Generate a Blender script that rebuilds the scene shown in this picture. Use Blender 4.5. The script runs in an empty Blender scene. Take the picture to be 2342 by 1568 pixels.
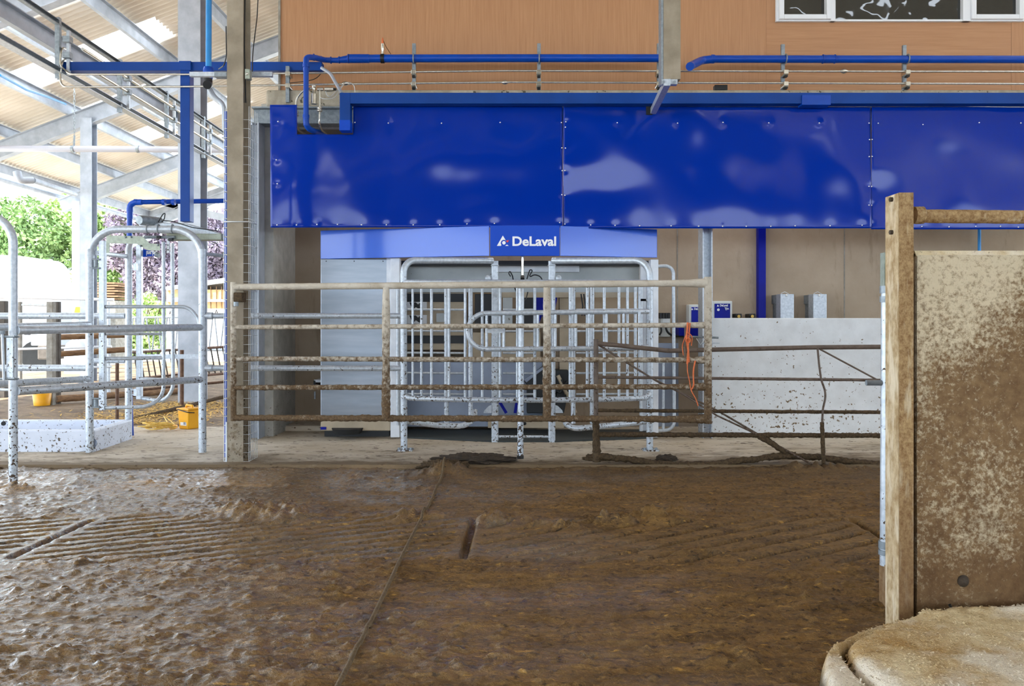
import bpy, math, random
import numpy as np
from mathutils import Vector, Matrix

random.seed(7)
rng = np.random.default_rng(11)
SC = bpy.context.scene
COL = SC.collection
F, H, CX, CY = 1900.0, 1.15, 1171.0, 745.0
SLAB = 0.02

def P(px, py, d):
    return Vector(((px - CX) / F * d, d, H + (CY - py) / F * d))
def GD(py, z=0.0):
    return F * (H - z) / (py - CY)
def G(px, py, z=0.0):
    return P(px, py, GD(py, z))
def XW(px, d):
    return (px - CX) / F * d
def ZW(py, d):
    return H + (CY - py) / F * d
def RW(pxd, d):
    return pxd / 2 / F * d
def lin(h):
    h = h.lstrip('#')
    r = []
    for i in (0, 2, 4):
        c = int(h[i:i+2], 16) / 255
        r.append(c / 12.92 if c <= .04045 else ((c + .055) / 1.055) ** 2.4)
    return (*r, 1)

# ------------------------------------------------------------------ materials
class NT:
    def __init__(s, name):
        s.m = bpy.data.materials.new(name)
        s.m.use_nodes = True
        s.t = s.m.node_tree
        s.b = next(n for n in s.t.nodes if n.type == 'BSDF_PRINCIPLED')
        s.geo = s.t.nodes.new('ShaderNodeNewGeometry')
        s.pos = s.geo.outputs['Position']
    def new(s, typ, ins=None, **props):
        n = s.t.nodes.new(typ)
        for k, v in props.items():
            setattr(n, k, v)
        for k, v in (ins or {}).items():
            if isinstance(v, bpy.types.NodeSocket):
                s.t.links.new(v, n.inputs[k])
            else:
                n.inputs[k].default_value = v
        return n
    def noise(s, scale, detail=3, rough=.55, vec=None, dist=0.0):
        return s.new('ShaderNodeTexNoise', {'Vector': vec or s.pos, 'Scale': scale, 'Detail': detail, 'Roughness': rough, 'Distortion': dist}).outputs['Fac']
    def voro(s, scale, vec=None, rnd=1.0):
        return s.new('ShaderNodeTexVoronoi', {'Vector': vec or s.pos, 'Scale': scale, 'Randomness': rnd}).outputs['Distance']
    def scaled(s, v):
        return s.new('ShaderNodeVectorMath', {0: s.pos, 1: v}, operation='MULTIPLY').outputs[0]
    def ramp(s, fac, a, b, ca=0.0, cb=1.0):
        return s.new('ShaderNodeMapRange', {0: fac, 1: a, 2: b, 3: ca, 4: cb}, clamp=True).outputs[0]
    def mix(s, fac, a, b):
        n = s.new('ShaderNodeMix', data_type='RGBA')
        for k, v in ((0, fac), (6, a), (7, b)):
            if isinstance(v, bpy.types.NodeSocket):
                s.t.links.new(v, n.inputs[k])
            else:
                n.inputs[k].default_value = v
        return n.outputs[2]
    def math(s, op, a, b=0.0, clamp=False):
        return s.new('ShaderNodeMath', {0: a, 1: b}, operation=op, use_clamp=clamp).outputs[0]
    def z(s):
        return s.new('ShaderNodeSeparateXYZ', {0: s.pos}).outputs[2]
    def sep(s):
        return s.new('ShaderNodeSeparateXYZ', {0: s.pos}).outputs
    def bump(s, h, strength=.5, dist=.01):
        return s.new('ShaderNodeBump', {'Height': h, 'Strength': strength, 'Distance': dist}).outputs[0]
    def set(s, **k):
        names = {'col': 'Base Color', 'rough': 'Roughness', 'metal': 'Metallic', 'spec': 'Specular IOR Level', 'normal': 'Normal',
                 'coat': 'Coat Weight', 'coatr': 'Coat Roughness', 'trans': 'Transmission Weight', 'ior': 'IOR'}
        for kk, v in k.items():
            i = s.b.inputs[names[kk]]
            if isinstance(v, bpy.types.NodeSocket):
                s.t.links.new(v, i)
            else:
                i.default_value = v
        return s

M = {}
def surf(name, c1, c2=None, scale=6, rough=.5, metal=0.0, spec=.5, bump=0.0, bscale=60, detail=4, stretch=None,
         splat=None, sscale=55, s0=.62, zk=0.0, zref=1.0, coat=0.0):
    """base mottle c1/c2; splat = muck speckles (colour) above threshold s0, the threshold drops by zk per metre below zref"""
    n = NT(name)
    vec = n.scaled(stretch) if stretch else None
    col = lin(c1)
    if c2:
        col = n.mix(n.ramp(n.noise(scale, detail, vec=vec), .35, .65), lin(c1), lin(c2))
    r = rough
    if splat:
        f = n.noise(sscale, 2, .6)
        if zk:
            f = n.math('ADD', f, n.math('MULTIPLY', n.math('SUBTRACT', zref, n.z()), zk))
        f = n.math('ADD', f, n.math('MULTIPLY', n.math('SUBTRACT', n.noise(5, 2), .5), .25))
        f = n.ramp(f, s0, s0 + .03)
        col = n.mix(f, col, lin(splat))
        r = n.ramp(f, 0, 1, rough, .75)
        if metal:
            metal = n.ramp(f, 0, 1, metal, 0.0)
    n.set(col=col, rough=r, metal=metal, spec=spec)
    if coat:
        n.set(coat=coat, coatr=.1)
    if bump:
        n.set(normal=n.bump(n.noise(bscale, 4), bump, .01))
    M[name] = n.m
    return n

surf('galv', 'c8cfd6', 'aeb7c0', 40, .4, .4)
surf('galv_splat', 'c9d0d8', 'b0b9c2', 40, .4, .4, splat='4a3a28', sscale=48, s0=.68, zk=.08, zref=1.2)
surf('galv_low', 'c9d0d8', 'aeb7c0', 40, .42, .4, splat='46372a', sscale=50, s0=.67, zk=.22, zref=.9)
surf('galv_dark', '98a1a8', '7f898f', 30, .5, .5)
surf('galv_olive', 'a5ad9f', '8d9689', 30, .45, .4)
surf('structural', 'b0b8c4', '9ba4b0', 5, .5, .2)
surf('stainless', 'd8d4c8', 'c3bfb2', 30, .22, .9)
surf('steel_sheet', '90969e', '7f868e', 3, .32, .85, stretch=(.4, 1, 3), splat='55504a', sscale=70, s0=.84)
surf('white_frame', 'e3e8ee', 'd3d9e1', 8, .4, .15)
surf('blue_plastic', '0047b0', '0040a4', 5, .35, spec=.35)
surf('blue_trunk', '004094', '003a88', 4, .45, spec=.25)
surf('sky_blue_pipe', '2a8fd8', '2385cd', 5, .35)
surf('white_pipe', 'adb0bd', None, 5, .4)
surf('dark_rubber', '17191b', '202224', 10, .6)
surf('black_plastic', '101214', None, 10, .45)
surf('orange_twine', 'e07a4a', 'd06a3e', 60, .8)
surf('yellow_plastic', 'f2b216', 'eaa60c', 6, .4)
surf('yellow_cord', 'e6c36a', 'd9b150', 60, .7)
surf('paper', 'eef0f0', None, 5, .6)
surf('letter_white', 'f2f4f6', None, 5, .45)
surf('letter_red', 'd8383c', None, 5, .45)
surf('sign_blue', '0046c0', None, 5, .4, spec=.25)
surf('header_blue', '0a5cd8', None, 5, .3, coat=.7)
surf('deep_blue', '000e86', '00149a', 3, .45, spec=.2)
surf('box_grey', 'd8dcd8', None, 5, .5)
surf('decal_black', '1e2226', None, 5, .5)
surf('timber', '9a7a58', '745740', 12, .75, bump=.3, bscale=30, stretch=(.3, 1, 3))
surf('timber_grey', '9d9a92', '7f7a70', 10, .8, bump=.3)
surf('dark_post', '56504a', '47413b', 10, .8)
surf('rust', '6e5444', '573f32', 20, .75)
surf('wire', 'd2d6d8', None, 10, .4, .5)
surf('hollow_core', 'b5ad9c', '9d9584', 14, .85, bump=.4, bscale=25, splat='55503f', sscale=16, s0=.66)
surf('concrete_post', 'b9b7b0', 'a5a39b', 7, .8, bump=.2, splat='5a4c3a', sscale=50, s0=.70, zk=.10, zref=.7)
surf('white_wall', 'dfe3e6', 'd3d6d8', 6, .7, bump=.1, splat='6e5a3e', sscale=30, s0=.66, zk=.08, zref=.8)
surf('bath_plastic', 'd3d9e6', 'c6cdda', 5, .45, splat='5b5044', sscale=38, s0=.62, zk=.3, zref=.15)
surf('window_frame', 'e8ecf2', None, 5, .3)
surf('mat_rubber', '3c4140', '2f3433', 120, .7, bump=.6, bscale=180)
surf('lorry_white', 'b4bac2', None, 5, .3)
surf('bark', '5a4a38', '463a2c', 10, .9)
surf('shed_yellow', 'd8b684', 'caa570', 4, .7)
surf('screw_steel', 'e6ecf2', None, 5, .2, .8)
surf('beige_plate', 'b9aa92', 'ab9c84', 5, .5, .2)
surf('grey_plate', 'aeb2b0', '9fa4a3', 3, .4, .35, splat='6d6a5f', sscale=12, s0=.72)
surf('bluegrey_plate', '98a2b4', '8a94a6', 3, .4, .35)
surf('muck_dark', '332a20', '473a2c', 25, .8, bump=.8, bscale=60)
surf('rope', '6e5c42', '58472f', 80, .8, bump=.5, bscale=120)
surf('old_pipe', '6a5b50', '5a4c42', 20, .6, splat='4a3826', sscale=40, s0=.68, zk=.25, zref=.9)

# muck-caked tan rails: tan dusty steel at the top of the gate, brown crust lower down
def muck_rail():
    n = NT('gate_muck')
    f = n.math('ADD', n.noise(28, 4, .7), n.math('MULTIPLY', n.math('SUBTRACT', 1.02, n.z()), .44))
    f = n.ramp(f, .40, .68)
    tan = n.mix(n.ramp(n.noise(9, 3), .3, .7), lin('d2cabb'), lin('b5aa98'))
    br = n.mix(n.ramp(n.noise(70, 3), .3, .7), lin('4f3d2a'), lin('776146'))
    n.set(col=n.mix(f, tan, br), rough=.75, spec=.3, normal=n.bump(n.noise(90, 4, .7), .7, .008))
    M['gate_muck'] = n.m
    n = NT('crust')
    br = n.mix(n.ramp(n.noise(60, 4, .7), .3, .7), lin('362a1e'), lin('65533b'))
    n.set(col=br, rough=.8, spec=.25, normal=n.bump(n.noise(90, 4, .7), .8, .01))
    M['crust'] = n.m
    n = NT('post_muck')
    f = n.math('ADD', n.noise(14, 5, .7), n.math('MULTIPLY', n.math('SUBTRACT', .75, n.z()), .12))
    col = n.mix(n.ramp(n.noise(5, 4), .35, .65), lin('a59a88'), lin('8b8170'))
    col = n.mix(n.ramp(f, .55, .75), col, lin('6a5942'))
    sp = n.ramp(n.math('ADD', n.noise(60, 2), n.math('MULTIPLY', n.math('SUBTRACT', .6, n.z()), .12)), .68, .71)
    n.set(col=n.mix(sp, col, lin('3d3022')), rough=.8, spec=.3, normal=n.bump(n.noise(50, 4, .7), .5, .006))
    M['post_muck'] = n.m
muck_rail()

def cladding(name, st):
    n = NT(name)
    v = n.scaled(st)
    f = n.noise(6, 5, .6, vec=v)
    g = n.noise(1.1, 2)
    col = n.mix(n.ramp(f, .3, .7), lin('c0926c'), lin('ae7f5a'))
    col = n.mix(n.ramp(g, .3, .75, 0, .5), col, lin('b08261'))
    n.set(col=col, rough=.5, spec=.3, normal=n.bump(f, .1, .01))
    M[name] = n.m
cladding('ply_vertical', (9, 9, .35))
cladding('ply_horizontal', (.35, 9, 9))

def beige():
    n = NT('beige_concrete')
    f = n.noise(1.4, 5, .6)
    col = n.mix(n.ramp(f, .3, .7), lin('b3a28d'), lin('9f8d77'))
    st = n.ramp(n.noise(3, 5, .7, vec=n.scaled((2.5, 2.5, .5))), .58, .75, 0, .45)
    col = n.mix(st, col, lin('6f5d45'))
    n.set(col=col, rough=.8, spec=.3, normal=n.bump(n.noise(30, 4), .15, .01))
    M['beige_concrete'] = n.m
beige()

def roofmat():
    n = NT('roof_sheet')
    f = n.noise(1.5, 4)
    n.set(col=n.mix(n.ramp(f, .3, .7), lin('e6e0d6'), lin('d6cfc3')), rough=.8, spec=.2)
    M['roof_sheet'] = n.m
    n = NT('skylight_sheet')
    t = n.t
    out = next(x for x in t.nodes if x.type == 'OUTPUT_MATERIAL')
    tr = n.new('ShaderNodeBsdfTranslucent', {'Color': (.95, .97, 1, 1)})
    tp = n.new('ShaderNodeBsdfTransparent', {'Color': (.95, .97, 1, 1)})
    mx = n.new('ShaderNodeMixShader', {0: .1})
    t.links.new(tr.outputs[0], mx.inputs[1]); t.links.new(tp.outputs[0], mx.inputs[2])
    t.links.new(mx.outputs[0], out.inputs[0])
    M['skylight_sheet'] = n.m
roofmat()

def blue_sheet():
    n = NT('blue_sheet')
    n.set(col=lin('002d9c'), rough=.4, spec=.0, coat=.7, coatr=.09)
    M['blue_sheet'] = n.m
blue_sheet()

def glassmat():
    n = NT('window_glass')
    n.set(col=(.02, .022, .02, 1), rough=.03, spec=.8, normal=n.bump(n.noise(2.2, 2), .5, .05))
    M['window_glass'] = n.m
glassmat()

def mud():
    n = NT('wet_muck')
    sx = n.sep()
    st = n.scaled((.35, 1, 1))
    f = n.noise(9, 5, .65, vec=st)
    col = n.mix(n.ramp(f, .32, .68), lin('574123'), lin('8a6a3b'))
    f2 = n.noise(45, 4, .7)
    col = n.mix(n.ramp(f2, .5, .75, 0, .8), col, lin('a5824a'))
    col = n.mix(n.ramp(n.noise(38, 4, .7, vec=n.scaled((.7, 1, 1))), .34, .46, .85, 0), col, lin('2a1d0f'))  # dark specks in the colour imitate shadowed pits between the lumps
    # pale straw flecks lying in the muck, stretched sideways
    fl = n.noise(34, 2, .5, vec=n.scaled((.35, 1.3, 1)))
    col = n.mix(n.ramp(fl, .66, .72, 0, .8), col, lin('bd9347'))
    # drier, duller along the slab edge
    dry = n.ramp(n.math('ADD', sx[1], n.math('MULTIPLY', n.noise(1.6, 3), 1.0)), 6.4, 7.3)
    col = n.mix(n.math('MULTIPLY', dry, .6), col, lin('57493a'))
    # wet film, patchy; wetter towards the left of the alley
    w = n.math('ADD', n.noise(2.2, 4, .6, vec=st), n.math('MULTIPLY', n.math('ADD', sx[0], .1), -.12))
    w = n.ramp(w, .40, .60)
    w2 = n.ramp(n.noise(26, 3, .6), .35, .65)
    w = n.math('MULTIPLY', w, n.math('ADD', n.math('MULTIPLY', w2, .5), .5))
    r = n.ramp(w, 0, 1, .62, .2)
    n.set(col=col, rough=r, spec=n.ramp(w, 0, 1, .3, .8))
    b = n.math('ADD', n.noise(42, 5, .7, vec=n.scaled((.7, 1, 1))), n.math('MULTIPLY', n.noise(120, 3, .6), .45))
    n.set(normal=n.bump(b, .9, .014), coat=w, coatr=.08)
    n.b.inputs['Coat IOR'].default_value = 1.5
    cb = n.bump(n.noise(30, 4, .6, vec=n.scaled((.8, 1, 1))), .7, .012)
    n.t.links.new(cb, n.b.inputs['Coat Normal'])
    M['wet_muck'] = n.m
    n = NT('slab_concrete')
    f = n.noise(2.3, 5, .65, vec=n.scaled((.6, 1, 1)))
    col = n.mix(n.ramp(f, .35, .65), lin('cabfae'), lin('b3a48d'))
    e = n.math('ADD', n.math('MULTIPLY', n.math('SUBTRACT', n.sep()[1], 7.05), -.24), n.noise(5, 5, .7, vec=n.scaled((.5, 1, 1))))
    e = n.math('ADD', e, n.math('ADD', n.ramp(n.sep()[0], .2, 3.0, 0, .10), n.ramp(n.sep()[1], 6.77, 6.95, .22, 0)))
    col = n.mix(n.ramp(e, .40, .66, 0, .9), col, lin('665339'))
    col = n.mix(n.ramp(n.noise(22, 3, .6, vec=n.scaled((.5, 1, 1))), .61, .66), col, lin('4a3823'))
    n.set(col=col, rough=.7, spec=.35, normal=n.bump(n.noise(40, 5, .7), .4, .01))
    M['slab_concrete'] = n.m
    n = NT('yard_dirt')
    f = n.noise(1.8, 5, .7)
    col = n.mix(n.ramp(f, .35, .65), lin('8a7660'), lin('5e4c3a'))
    col = n.mix(n.ramp(n.noise(7, 5, .7), .55, .7, 0, .8), col, lin('b39c76'))
    n.set(col=col, rough=.8, spec=.3, normal=n.bump(n.noise(14, 5, .7), .8, .05))
    M['yard_dirt'] = n.m
    n = NT('yard_concrete')
    f = n.noise(.8, 5)
    n.set(col=n.mix(n.ramp(f, .3, .7), lin('d6d2c8'), lin('beb9ac')), rough=.8)
    M['yard_concrete'] = n.m
    n = NT('sawdust')
    f = n.noise(5, 6, .65)
    col = n.mix(n.ramp(f, .35, .65), lin('ecdab2'), lin('c09d66'))
    col = n.mix(n.ramp(n.noise(3.2, 4, .6), .45, .58, 0, .85), col, lin('f3ead8'))
    col = n.mix(n.ramp(n.noise(130, 3, .7), .55, .7, 0, .6), col, lin('f0e2bf'))
    col = n.mix(n.ramp(n.noise(110, 3, .7), .3, .42, .7, 0), col, lin('8a6f47'))
    col = n.mix(n.ramp(n.math('ADD', n.z(), n.math('MULTIPLY', n.noise(14, 4), .05)), .055, .10, .9, 0), col, lin('4a3d2e'))
    n.set(col=col, rough=.9, spec=.2, normal=n.bump(n.math('ADD', n.noise(150, 3, .7), n.noise(30, 4)), .8, .01))
    M['sawdust'] = n.m
    n = NT('panel_muck')
    v = n.scaled((1, 1, .8))
    a = n.noise(2.2, 4, .6, vec=v)
    pale = n.noise(55, 4, .75)
    th = n.math('ADD', pale, n.math('MULTIPLY', n.math('SUBTRACT', a, .5), .9))
    th = n.math('ADD', th, n.math('MULTIPLY', n.math('SUBTRACT', n.z(), 1.0), .22))
    base = n.mix(n.ramp(n.noise(26, 5, .7), .3, .7), lin('6b5136'), lin('8f7452'))
    col = n.mix(n.ramp(th, .36, .60), base, lin('d3c4a6'))
    col = n.mix(n.ramp(n.math('ADD', n.noise(9, 4, .6), n.math('MULTIPLY', n.math('SUBTRACT', .55, n.z()), .7)), .55, .95, 0, .75), col, lin('54391f'))
    n.set(col=col, rough=.85, spec=.25, normal=n.bump(n.math('ADD', pale, n.noise(18, 4)), .8, .01))
    M['panel_muck'] = n.m
    n = NT('web_muck')
    col = n.mix(n.ramp(n.noise(26, 5, .7, vec=n.scaled((1, 1, .7))), .35, .65), lin('c9b592'), lin('9a7f58'))
    n.set(col=n.mix(n.ramp(n.noise(9, 4, .6, vec=n.scaled((2, 2, .5))), .52, .66, 0, .8), col, lin('ddd0b6')), rough=.8, spec=.3, normal=n.bump(n.noise(80, 4, .7), .6, .006))
    M['web_muck'] = n.m
    n = NT('channel_rust')
    col = n.mix(n.ramp(n.noise(70, 5, .75, vec=n.scaled((1, 1, .8))), .35, .65), lin('7d5c38'), lin('b79a6e'))
    col = n.mix(n.ramp(n.noise(12, 4, .6, vec=n.scaled((3, 3, .5))), .55, .7, 0, .7), col, lin('d3c4a6'))
    col = n.mix(n.ramp(n.math('SUBTRACT', .75, n.z()), 0, .6, 0, .7), col, lin('6a4e33'))
    n.set(col=col, rough=.8, spec=.3, normal=n.bump(n.noise(80, 4, .7), .6, .006))
    M['channel_rust'] = n.m
mud()

def leafmat(name, a, b):
    n = NT(name)
    f = n.noise(1.3, 3)
    col = n.mix(n.ramp(f, .3, .7), lin(a), lin(b))
    n.set(col=col, rough=.6, spec=.2)
    M[name] = n.m
leafmat('leaf_green', '93ad74', '728f58')
leafmat('leaf_bright', 'b5c98b', '93b06c')
leafmat('leaf_plum', '9c8e98', '7c7080')

# ------------------------------------------------------------------ geometry
def fillet(pts, r, n=6):
    pts = [Vector(p) for p in pts]
    out = [pts[0]]
    for i in range(1, len(pts) - 1):
        a, b, c = pts[i-1], pts[i], pts[i+1]
        u, v = (a - b), (c - b)
        lu, lv = u.length, v.length
        u.normalize(); v.normalize()
        ang = u.angle(v, math.pi)
        if ang > 3.1:
            out.append(b); continue
        t = min(r / math.tan(ang / 2), lu * .49, lv * .49)
        rr = t * math.tan(ang / 2)
        ctr = b + (u + v).normalized() * (rr / math.sin(ang / 2))
        p0, p1 = b + u * t, b + v * t
        d0, d1 = p0 - ctr, p1 - ctr
        tot = d0.angle(d1)
        for k in range(n + 1):
            s = k / n
            out.append(ctr + (d0 * math.sin((1-s)*tot) + d1 * math.sin(s*tot)) / math.sin(tot))
    out.append(pts[-1])
    return out

class MB:
    def __init__(s):
        s.v, s.f, s.sm = [], [], []
    def add(s, vs, fs, smooth=False):
        o = len(s.v)
        s.v += [tuple(v) for v in vs]
        s.f += [tuple(i + o for i in f) for f in fs]
        s.sm += [smooth] * len(fs)
        return s
    def box(s, x0, x1, y0, y1, z0, z1):
        if x0 > x1: x0, x1 = x1, x0
        if y0 > y1: y0, y1 = y1, y0
        if z0 > z1: z0, z1 = z1, z0
        v = [(x, y, z) for z in (z0, z1) for y in (y0, y1) for x in (x0, x1)]
        return s.add(v, [(0,2,3,1),(4,5,7,6),(0,1,5,4),(2,6,7,3),(0,4,6,2),(1,3,7,5)])
    def pbox(s, px0, py0, px1, py1, d0, d1):
        """box whose front face at depth d0 spans the given picture rectangle, d1 deep"""
        return s.box(XW(px0, d0), XW(px1, d0), d0, d1, ZW(py0, d0), ZW(py1, d0))
    def tube(s, pts, r, n=14, cap=True, jitter=None):
        pts = [Vector(p) for p in pts]
        m = len(pts)
        rs = r if isinstance(r, (list, tuple)) else [r] * m
        tang = []
        for i in range(m):
            a = pts[max(i-1, 0)]; b = pts[min(i+1, m-1)]
            tang.append((b - a).normalized())
        ref = Vector((0, 0, 1)) if abs(tang[0].z) < .9 else Vector((0, 1, 0))
        x = tang[0].cross(ref).normalized()
        vs, fs = [], []
        for i in range(m):
            t = tang[i]
            x = (x - t * x.dot(t)).normalized()
            y = t.cross(x)
            for k in range(n):
                a = 2 * math.pi * k / n
                q = 1.0 if jitter is None else jitter[i][k]
                vs.append(pts[i] + (x * math.cos(a) + y * math.sin(a)) * rs[i] * q)
        for i in range(m - 1):
            for k in range(n):
                k2 = (k + 1) % n
                fs.append((i*n+k, i*n+k2, (i+1)*n+k2, (i+1)*n+k))
        s.add(vs, fs, True)
        if cap:
            s.add(vs[:n], [tuple(range(n))[::-1]])
            s.add(vs[-n:], [tuple(range(n))])
        return s
    def extr(s, p0, p1, prof, up=(0, 0, 1)):
        p0, p1 = Vector(p0), Vector(p1)
        t = (p1 - p0).normalized()
        up = Vector(up)
        x = t.cross(up).normalized()
        z = x.cross(t)
        n = len(prof)
        vs = [p + x * a + z * b for p in (p0, p1) for a, b in prof]
        fs = [(k, (k+1) % n, n + (k+1) % n, n + k) for k in range(n)]
        s.add(vs, fs)
        s.add(vs[:n], [tuple(range(n))[::-1]]); s.add(vs[n:], [tuple(range(n))])
        return s
    def prism(s, poly, vec):
        vec = Vector(vec)
        a = [Vector(p) for p in poly]
        n = len(a)
        vs = a + [p + vec for p in a]
        s.add(vs, [tuple(range(n)), tuple(range(n, 2*n))[::-1]] + [(k, k+n, (k+1) % n + n, (k+1) % n) for k in range(n)])
        return s
    def ball(s, c, r, n=10, m=6, sc=(1, 1, 1)):
        c = Vector(c)
        vs, fs = [], []
        for i in range(m + 1):
            th = math.pi * i / m
            for k in range(n):
                ph = 2 * math.pi * k / n
                vs.append(c + Vector((math.sin(th)*math.cos(ph)*r*sc[0], math.sin(th)*math.sin(ph)*r*sc[1], math.cos(th)*r*sc[2])))
        for i in range(m):
            for k in range(n):
                fs.append((i*n+k, (i+1)*n+k, (i+1)*n+(k+1) % n, i*n+(k+1) % n))
        return s.add(vs, fs, True)
    def build(s, name, mat, parent=None, label=None, bevel=0.0):
        me = bpy.data.meshes.new(name)
        off = Vector((0, 0, 0))
        q = parent
        while q is not None:
            off += q.location; q = q.parent
        me.from_pydata([(v[0]-off.x, v[1]-off.y, v[2]-off.z) for v in s.v], [], s.f)
        me.polygons.foreach_set('use_smooth', s.sm)
        me.materials.append(M[mat])
        me.update()
        o = bpy.data.objects.new(name, me)
        COL.objects.link(o)
        if parent:
            o.parent = parent
        if label:
            o['label'] = label
        if bevel:
            b = o.modifiers.new('edge', 'BEVEL'); b.width = bevel; b.segments = 2; b.limit_method = 'ANGLE'
        return o

def tag(o, label, cat=None, group=None, kind=None):
    o['label'] = label
    if cat: o['category'] = cat
    if group: o['group'] = group
    if kind: o['kind'] = kind
    return o
def thing(name, label, cat, loc, group=None):
    o = bpy.data.objects.new(name, None)
    o.empty_display_size = .1
    COL.objects.link(o)
    o.location = loc
    return tag(o, label, cat, group)
def struct(o, label):
    return tag(o, label, None, None, 'structure')

def tube(name, pts, r, mat, parent=None, label=None, n=14, fr=0.0, fn=7):
    if fr: pts = fillet(pts, fr, fn)
    return MB().tube(pts, r, n).build(name, mat, parent, label)
def ring(c, axis, R, r, n=20, m=8):
    """torus around axis"""
    c = Vector(c); a = Vector(axis).normalized()
    u = a.orthogonal().normalized(); w = a.cross(u)
    vs, fs = [], []
    for i in range(n):
        t = 2*math.pi*i/n
        dr = u*math.cos(t) + w*math.sin(t)
        for k in range(m):
            p = 2*math.pi*k/m
            vs.append(c + dr*(R + r*math.cos(p)) + a*(r*math.sin(p)))
    for i in range(n):
        for k in range(m):
            fs.append((i*m+k, ((i+1) % n)*m+k, ((i+1) % n)*m+(k+1) % m, i*m+(k+1) % m))
    return MB().add(vs, fs, True)
def band(c, axis, R, w, n=20):
    """short sleeve of radius R and width w centred on c"""
    c = Vector(c); a = Vector(axis).normalized()
    return MB().tube([c - a*w/2, c + a*w/2], R, n)

IPROF = lambda w, h, t: [(-w/2,-h/2),(w/2,-h/2),(w/2,-h/2+t),(t/2,-h/2+t),(t/2,h/2-t),(w/2,h/2-t),(w/2,h/2),(-w/2,h/2),(-w/2,h/2-t),(-t/2,h/2-t),(-t/2,-h/2+t),(-w/2,-h/2+t)]
CPROF = lambda w, h, t: [(-w/2,-h/2),(w/2,-h/2),(w/2,-h/2+t),(-w/2+t,-h/2+t),(-w/2+t,h/2-t),(w/2,h/2-t),(w/2,h/2),(-w/2,h/2)]
ZPROF = lambda w, h, t: [(-w,-h/2),(t/2,-h/2),(t/2,h/2-t),(w,h/2-t),(w,h/2),(-t/2,h/2),(-t/2,-h/2+t),(-w,-h/2+t)]
BPROF = lambda w, h: [(-w/2,-h/2),(w/2,-h/2),(w/2,h/2),(-w/2,h/2)]

# numpy gradient noise
_perm = rng.permutation(4096)
_gr = rng.uniform(0, 2*math.pi, 4096)
def pn(x, y, seed=0):
    xi = np.floor(x).astype(int); yi = np.floor(y).astype(int)
    xf = x - xi; yf = y - yi
    def g(ix, iy, fx, fy):
        h = _perm[(_perm[(ix + seed*131) & 4095] + iy) & 4095]
        a = _gr[h]
        return np.cos(a)*fx + np.sin(a)*fy
    u = xf*xf*xf*(xf*(xf*6-15)+10); v = yf*yf*yf*(yf*(yf*6-15)+10)
    a = g(xi, yi, xf, yf); b = g(xi+1, yi, xf-1, yf)
    c = g(xi, yi+1, xf, yf-1); d = g(xi+1, yi+1, xf-1, yf-1)
    return (a*(1-u)+b*u)*(1-v) + (c*(1-u)+d*u)*v
def fbm(x, y, oct=4, seed=0, gain=.5):
    t = 0; a = 1.0
    for i in range(oct):
        t = t + a*pn(x*2**i, y*2**i, seed+i); a *= gain
    return t
def sstep(a, b, x):
    t = np.clip((x-a)/(b-a), 0, 1)
    return t*t*(3-2*t)

def caked(name, p0, p1, r, amp, mat, parent=None, seed=0, n=12, label=None, r_end=None, sag=0.0, pts=None):
    """a bar carrying a dried crust: radius varies by noise, with lumps hanging below"""
    if pts is None:
        p0, p1 = Vector(p0), Vector(p1)
        L = (p1 - p0).length
        m = max(8, int(L / .014))
        pts = [p0.lerp(p1, i/(m-1)) for i in range(m)]
    else:
        dense = []
        for a, b in zip(pts[:-1], pts[1:]):
            a, b = Vector(a), Vector(b)
            k = max(1, int((b-a).length / .014))
            dense += [a.lerp(b, j/k) for j in range(k)]
        pts = dense + [Vector(pts[-1])]
        m = len(pts); L = m * .014
    t = np.linspace(0, L, m)[:, None]
    k = np.arange(n)[None, :]
    nz = fbm(t*28 + 0*k, k*1.3 + 7.7*seed + 0*t, 3, seed, .6)
    big = np.clip(fbm(t*5 + 0*k, k*.4 + 3.1*seed + 0*t, 2, seed+5), -.2, 1)
    q = 1 + amp*(.35 + 1.1*nz + .9*big)
    rs = [r]*m
    if r_end:
        rs = [r + (r_end - r)*max(0, 1-(m-1-i)*L/(m-1)/.28)**1.5 for i in range(m)]
    return MB().tube(pts, rs, n, jitter=q.tolist()).build(name, mat, parent, label)

def grid_mesh(name, X, Y, Z, mat, parent=None, mask=None):
    ny, nx = X.shape
    me = bpy.data.meshes.new(name)
    off = Vector((0, 0, 0)); q = parent
    while q is not None:
        off += q.location; q = q.parent
    co = np.stack([X - off.x, Y - off.y, Z - off.z], -1).reshape(-1, 3)
    idx = np.arange(nx*ny).reshape(ny, nx)
    quads = np.stack([idx[:-1,:-1], idx[:-1,1:], idx[1:,1:], idx[1:,:-1]], -1).reshape(-1, 4)
    if mask is not None:
        mm = mask.reshape(-1)
        quads = quads[mm[quads].all(1)]
        used = np.zeros(len(co), bool); used[quads.ravel()] = True
        remap = np.cumsum(used) - 1
        co = co[used]; quads = remap[quads]
    nq = len(quads)
    me.vertices.add(len(co)); me.vertices.foreach_set('co', co.ravel().astype(np.float32))
    me.loops.add(nq*4); me.loops.foreach_set('vertex_index', quads.ravel().astype(np.int32))
    me.polygons.add(nq)
    me.polygons.foreach_set('loop_start', np.arange(0, nq*4, 4, dtype=np.int32))
    me.polygons.foreach_set('use_smooth', np.ones(nq, bool))
    me.materials.append(M[mat])
    me.update(calc_edges=True); me.validate()
    o = bpy.data.objects.new(name, me); COL.objects.link(o)
    if parent: o.parent = parent
    return o

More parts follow.
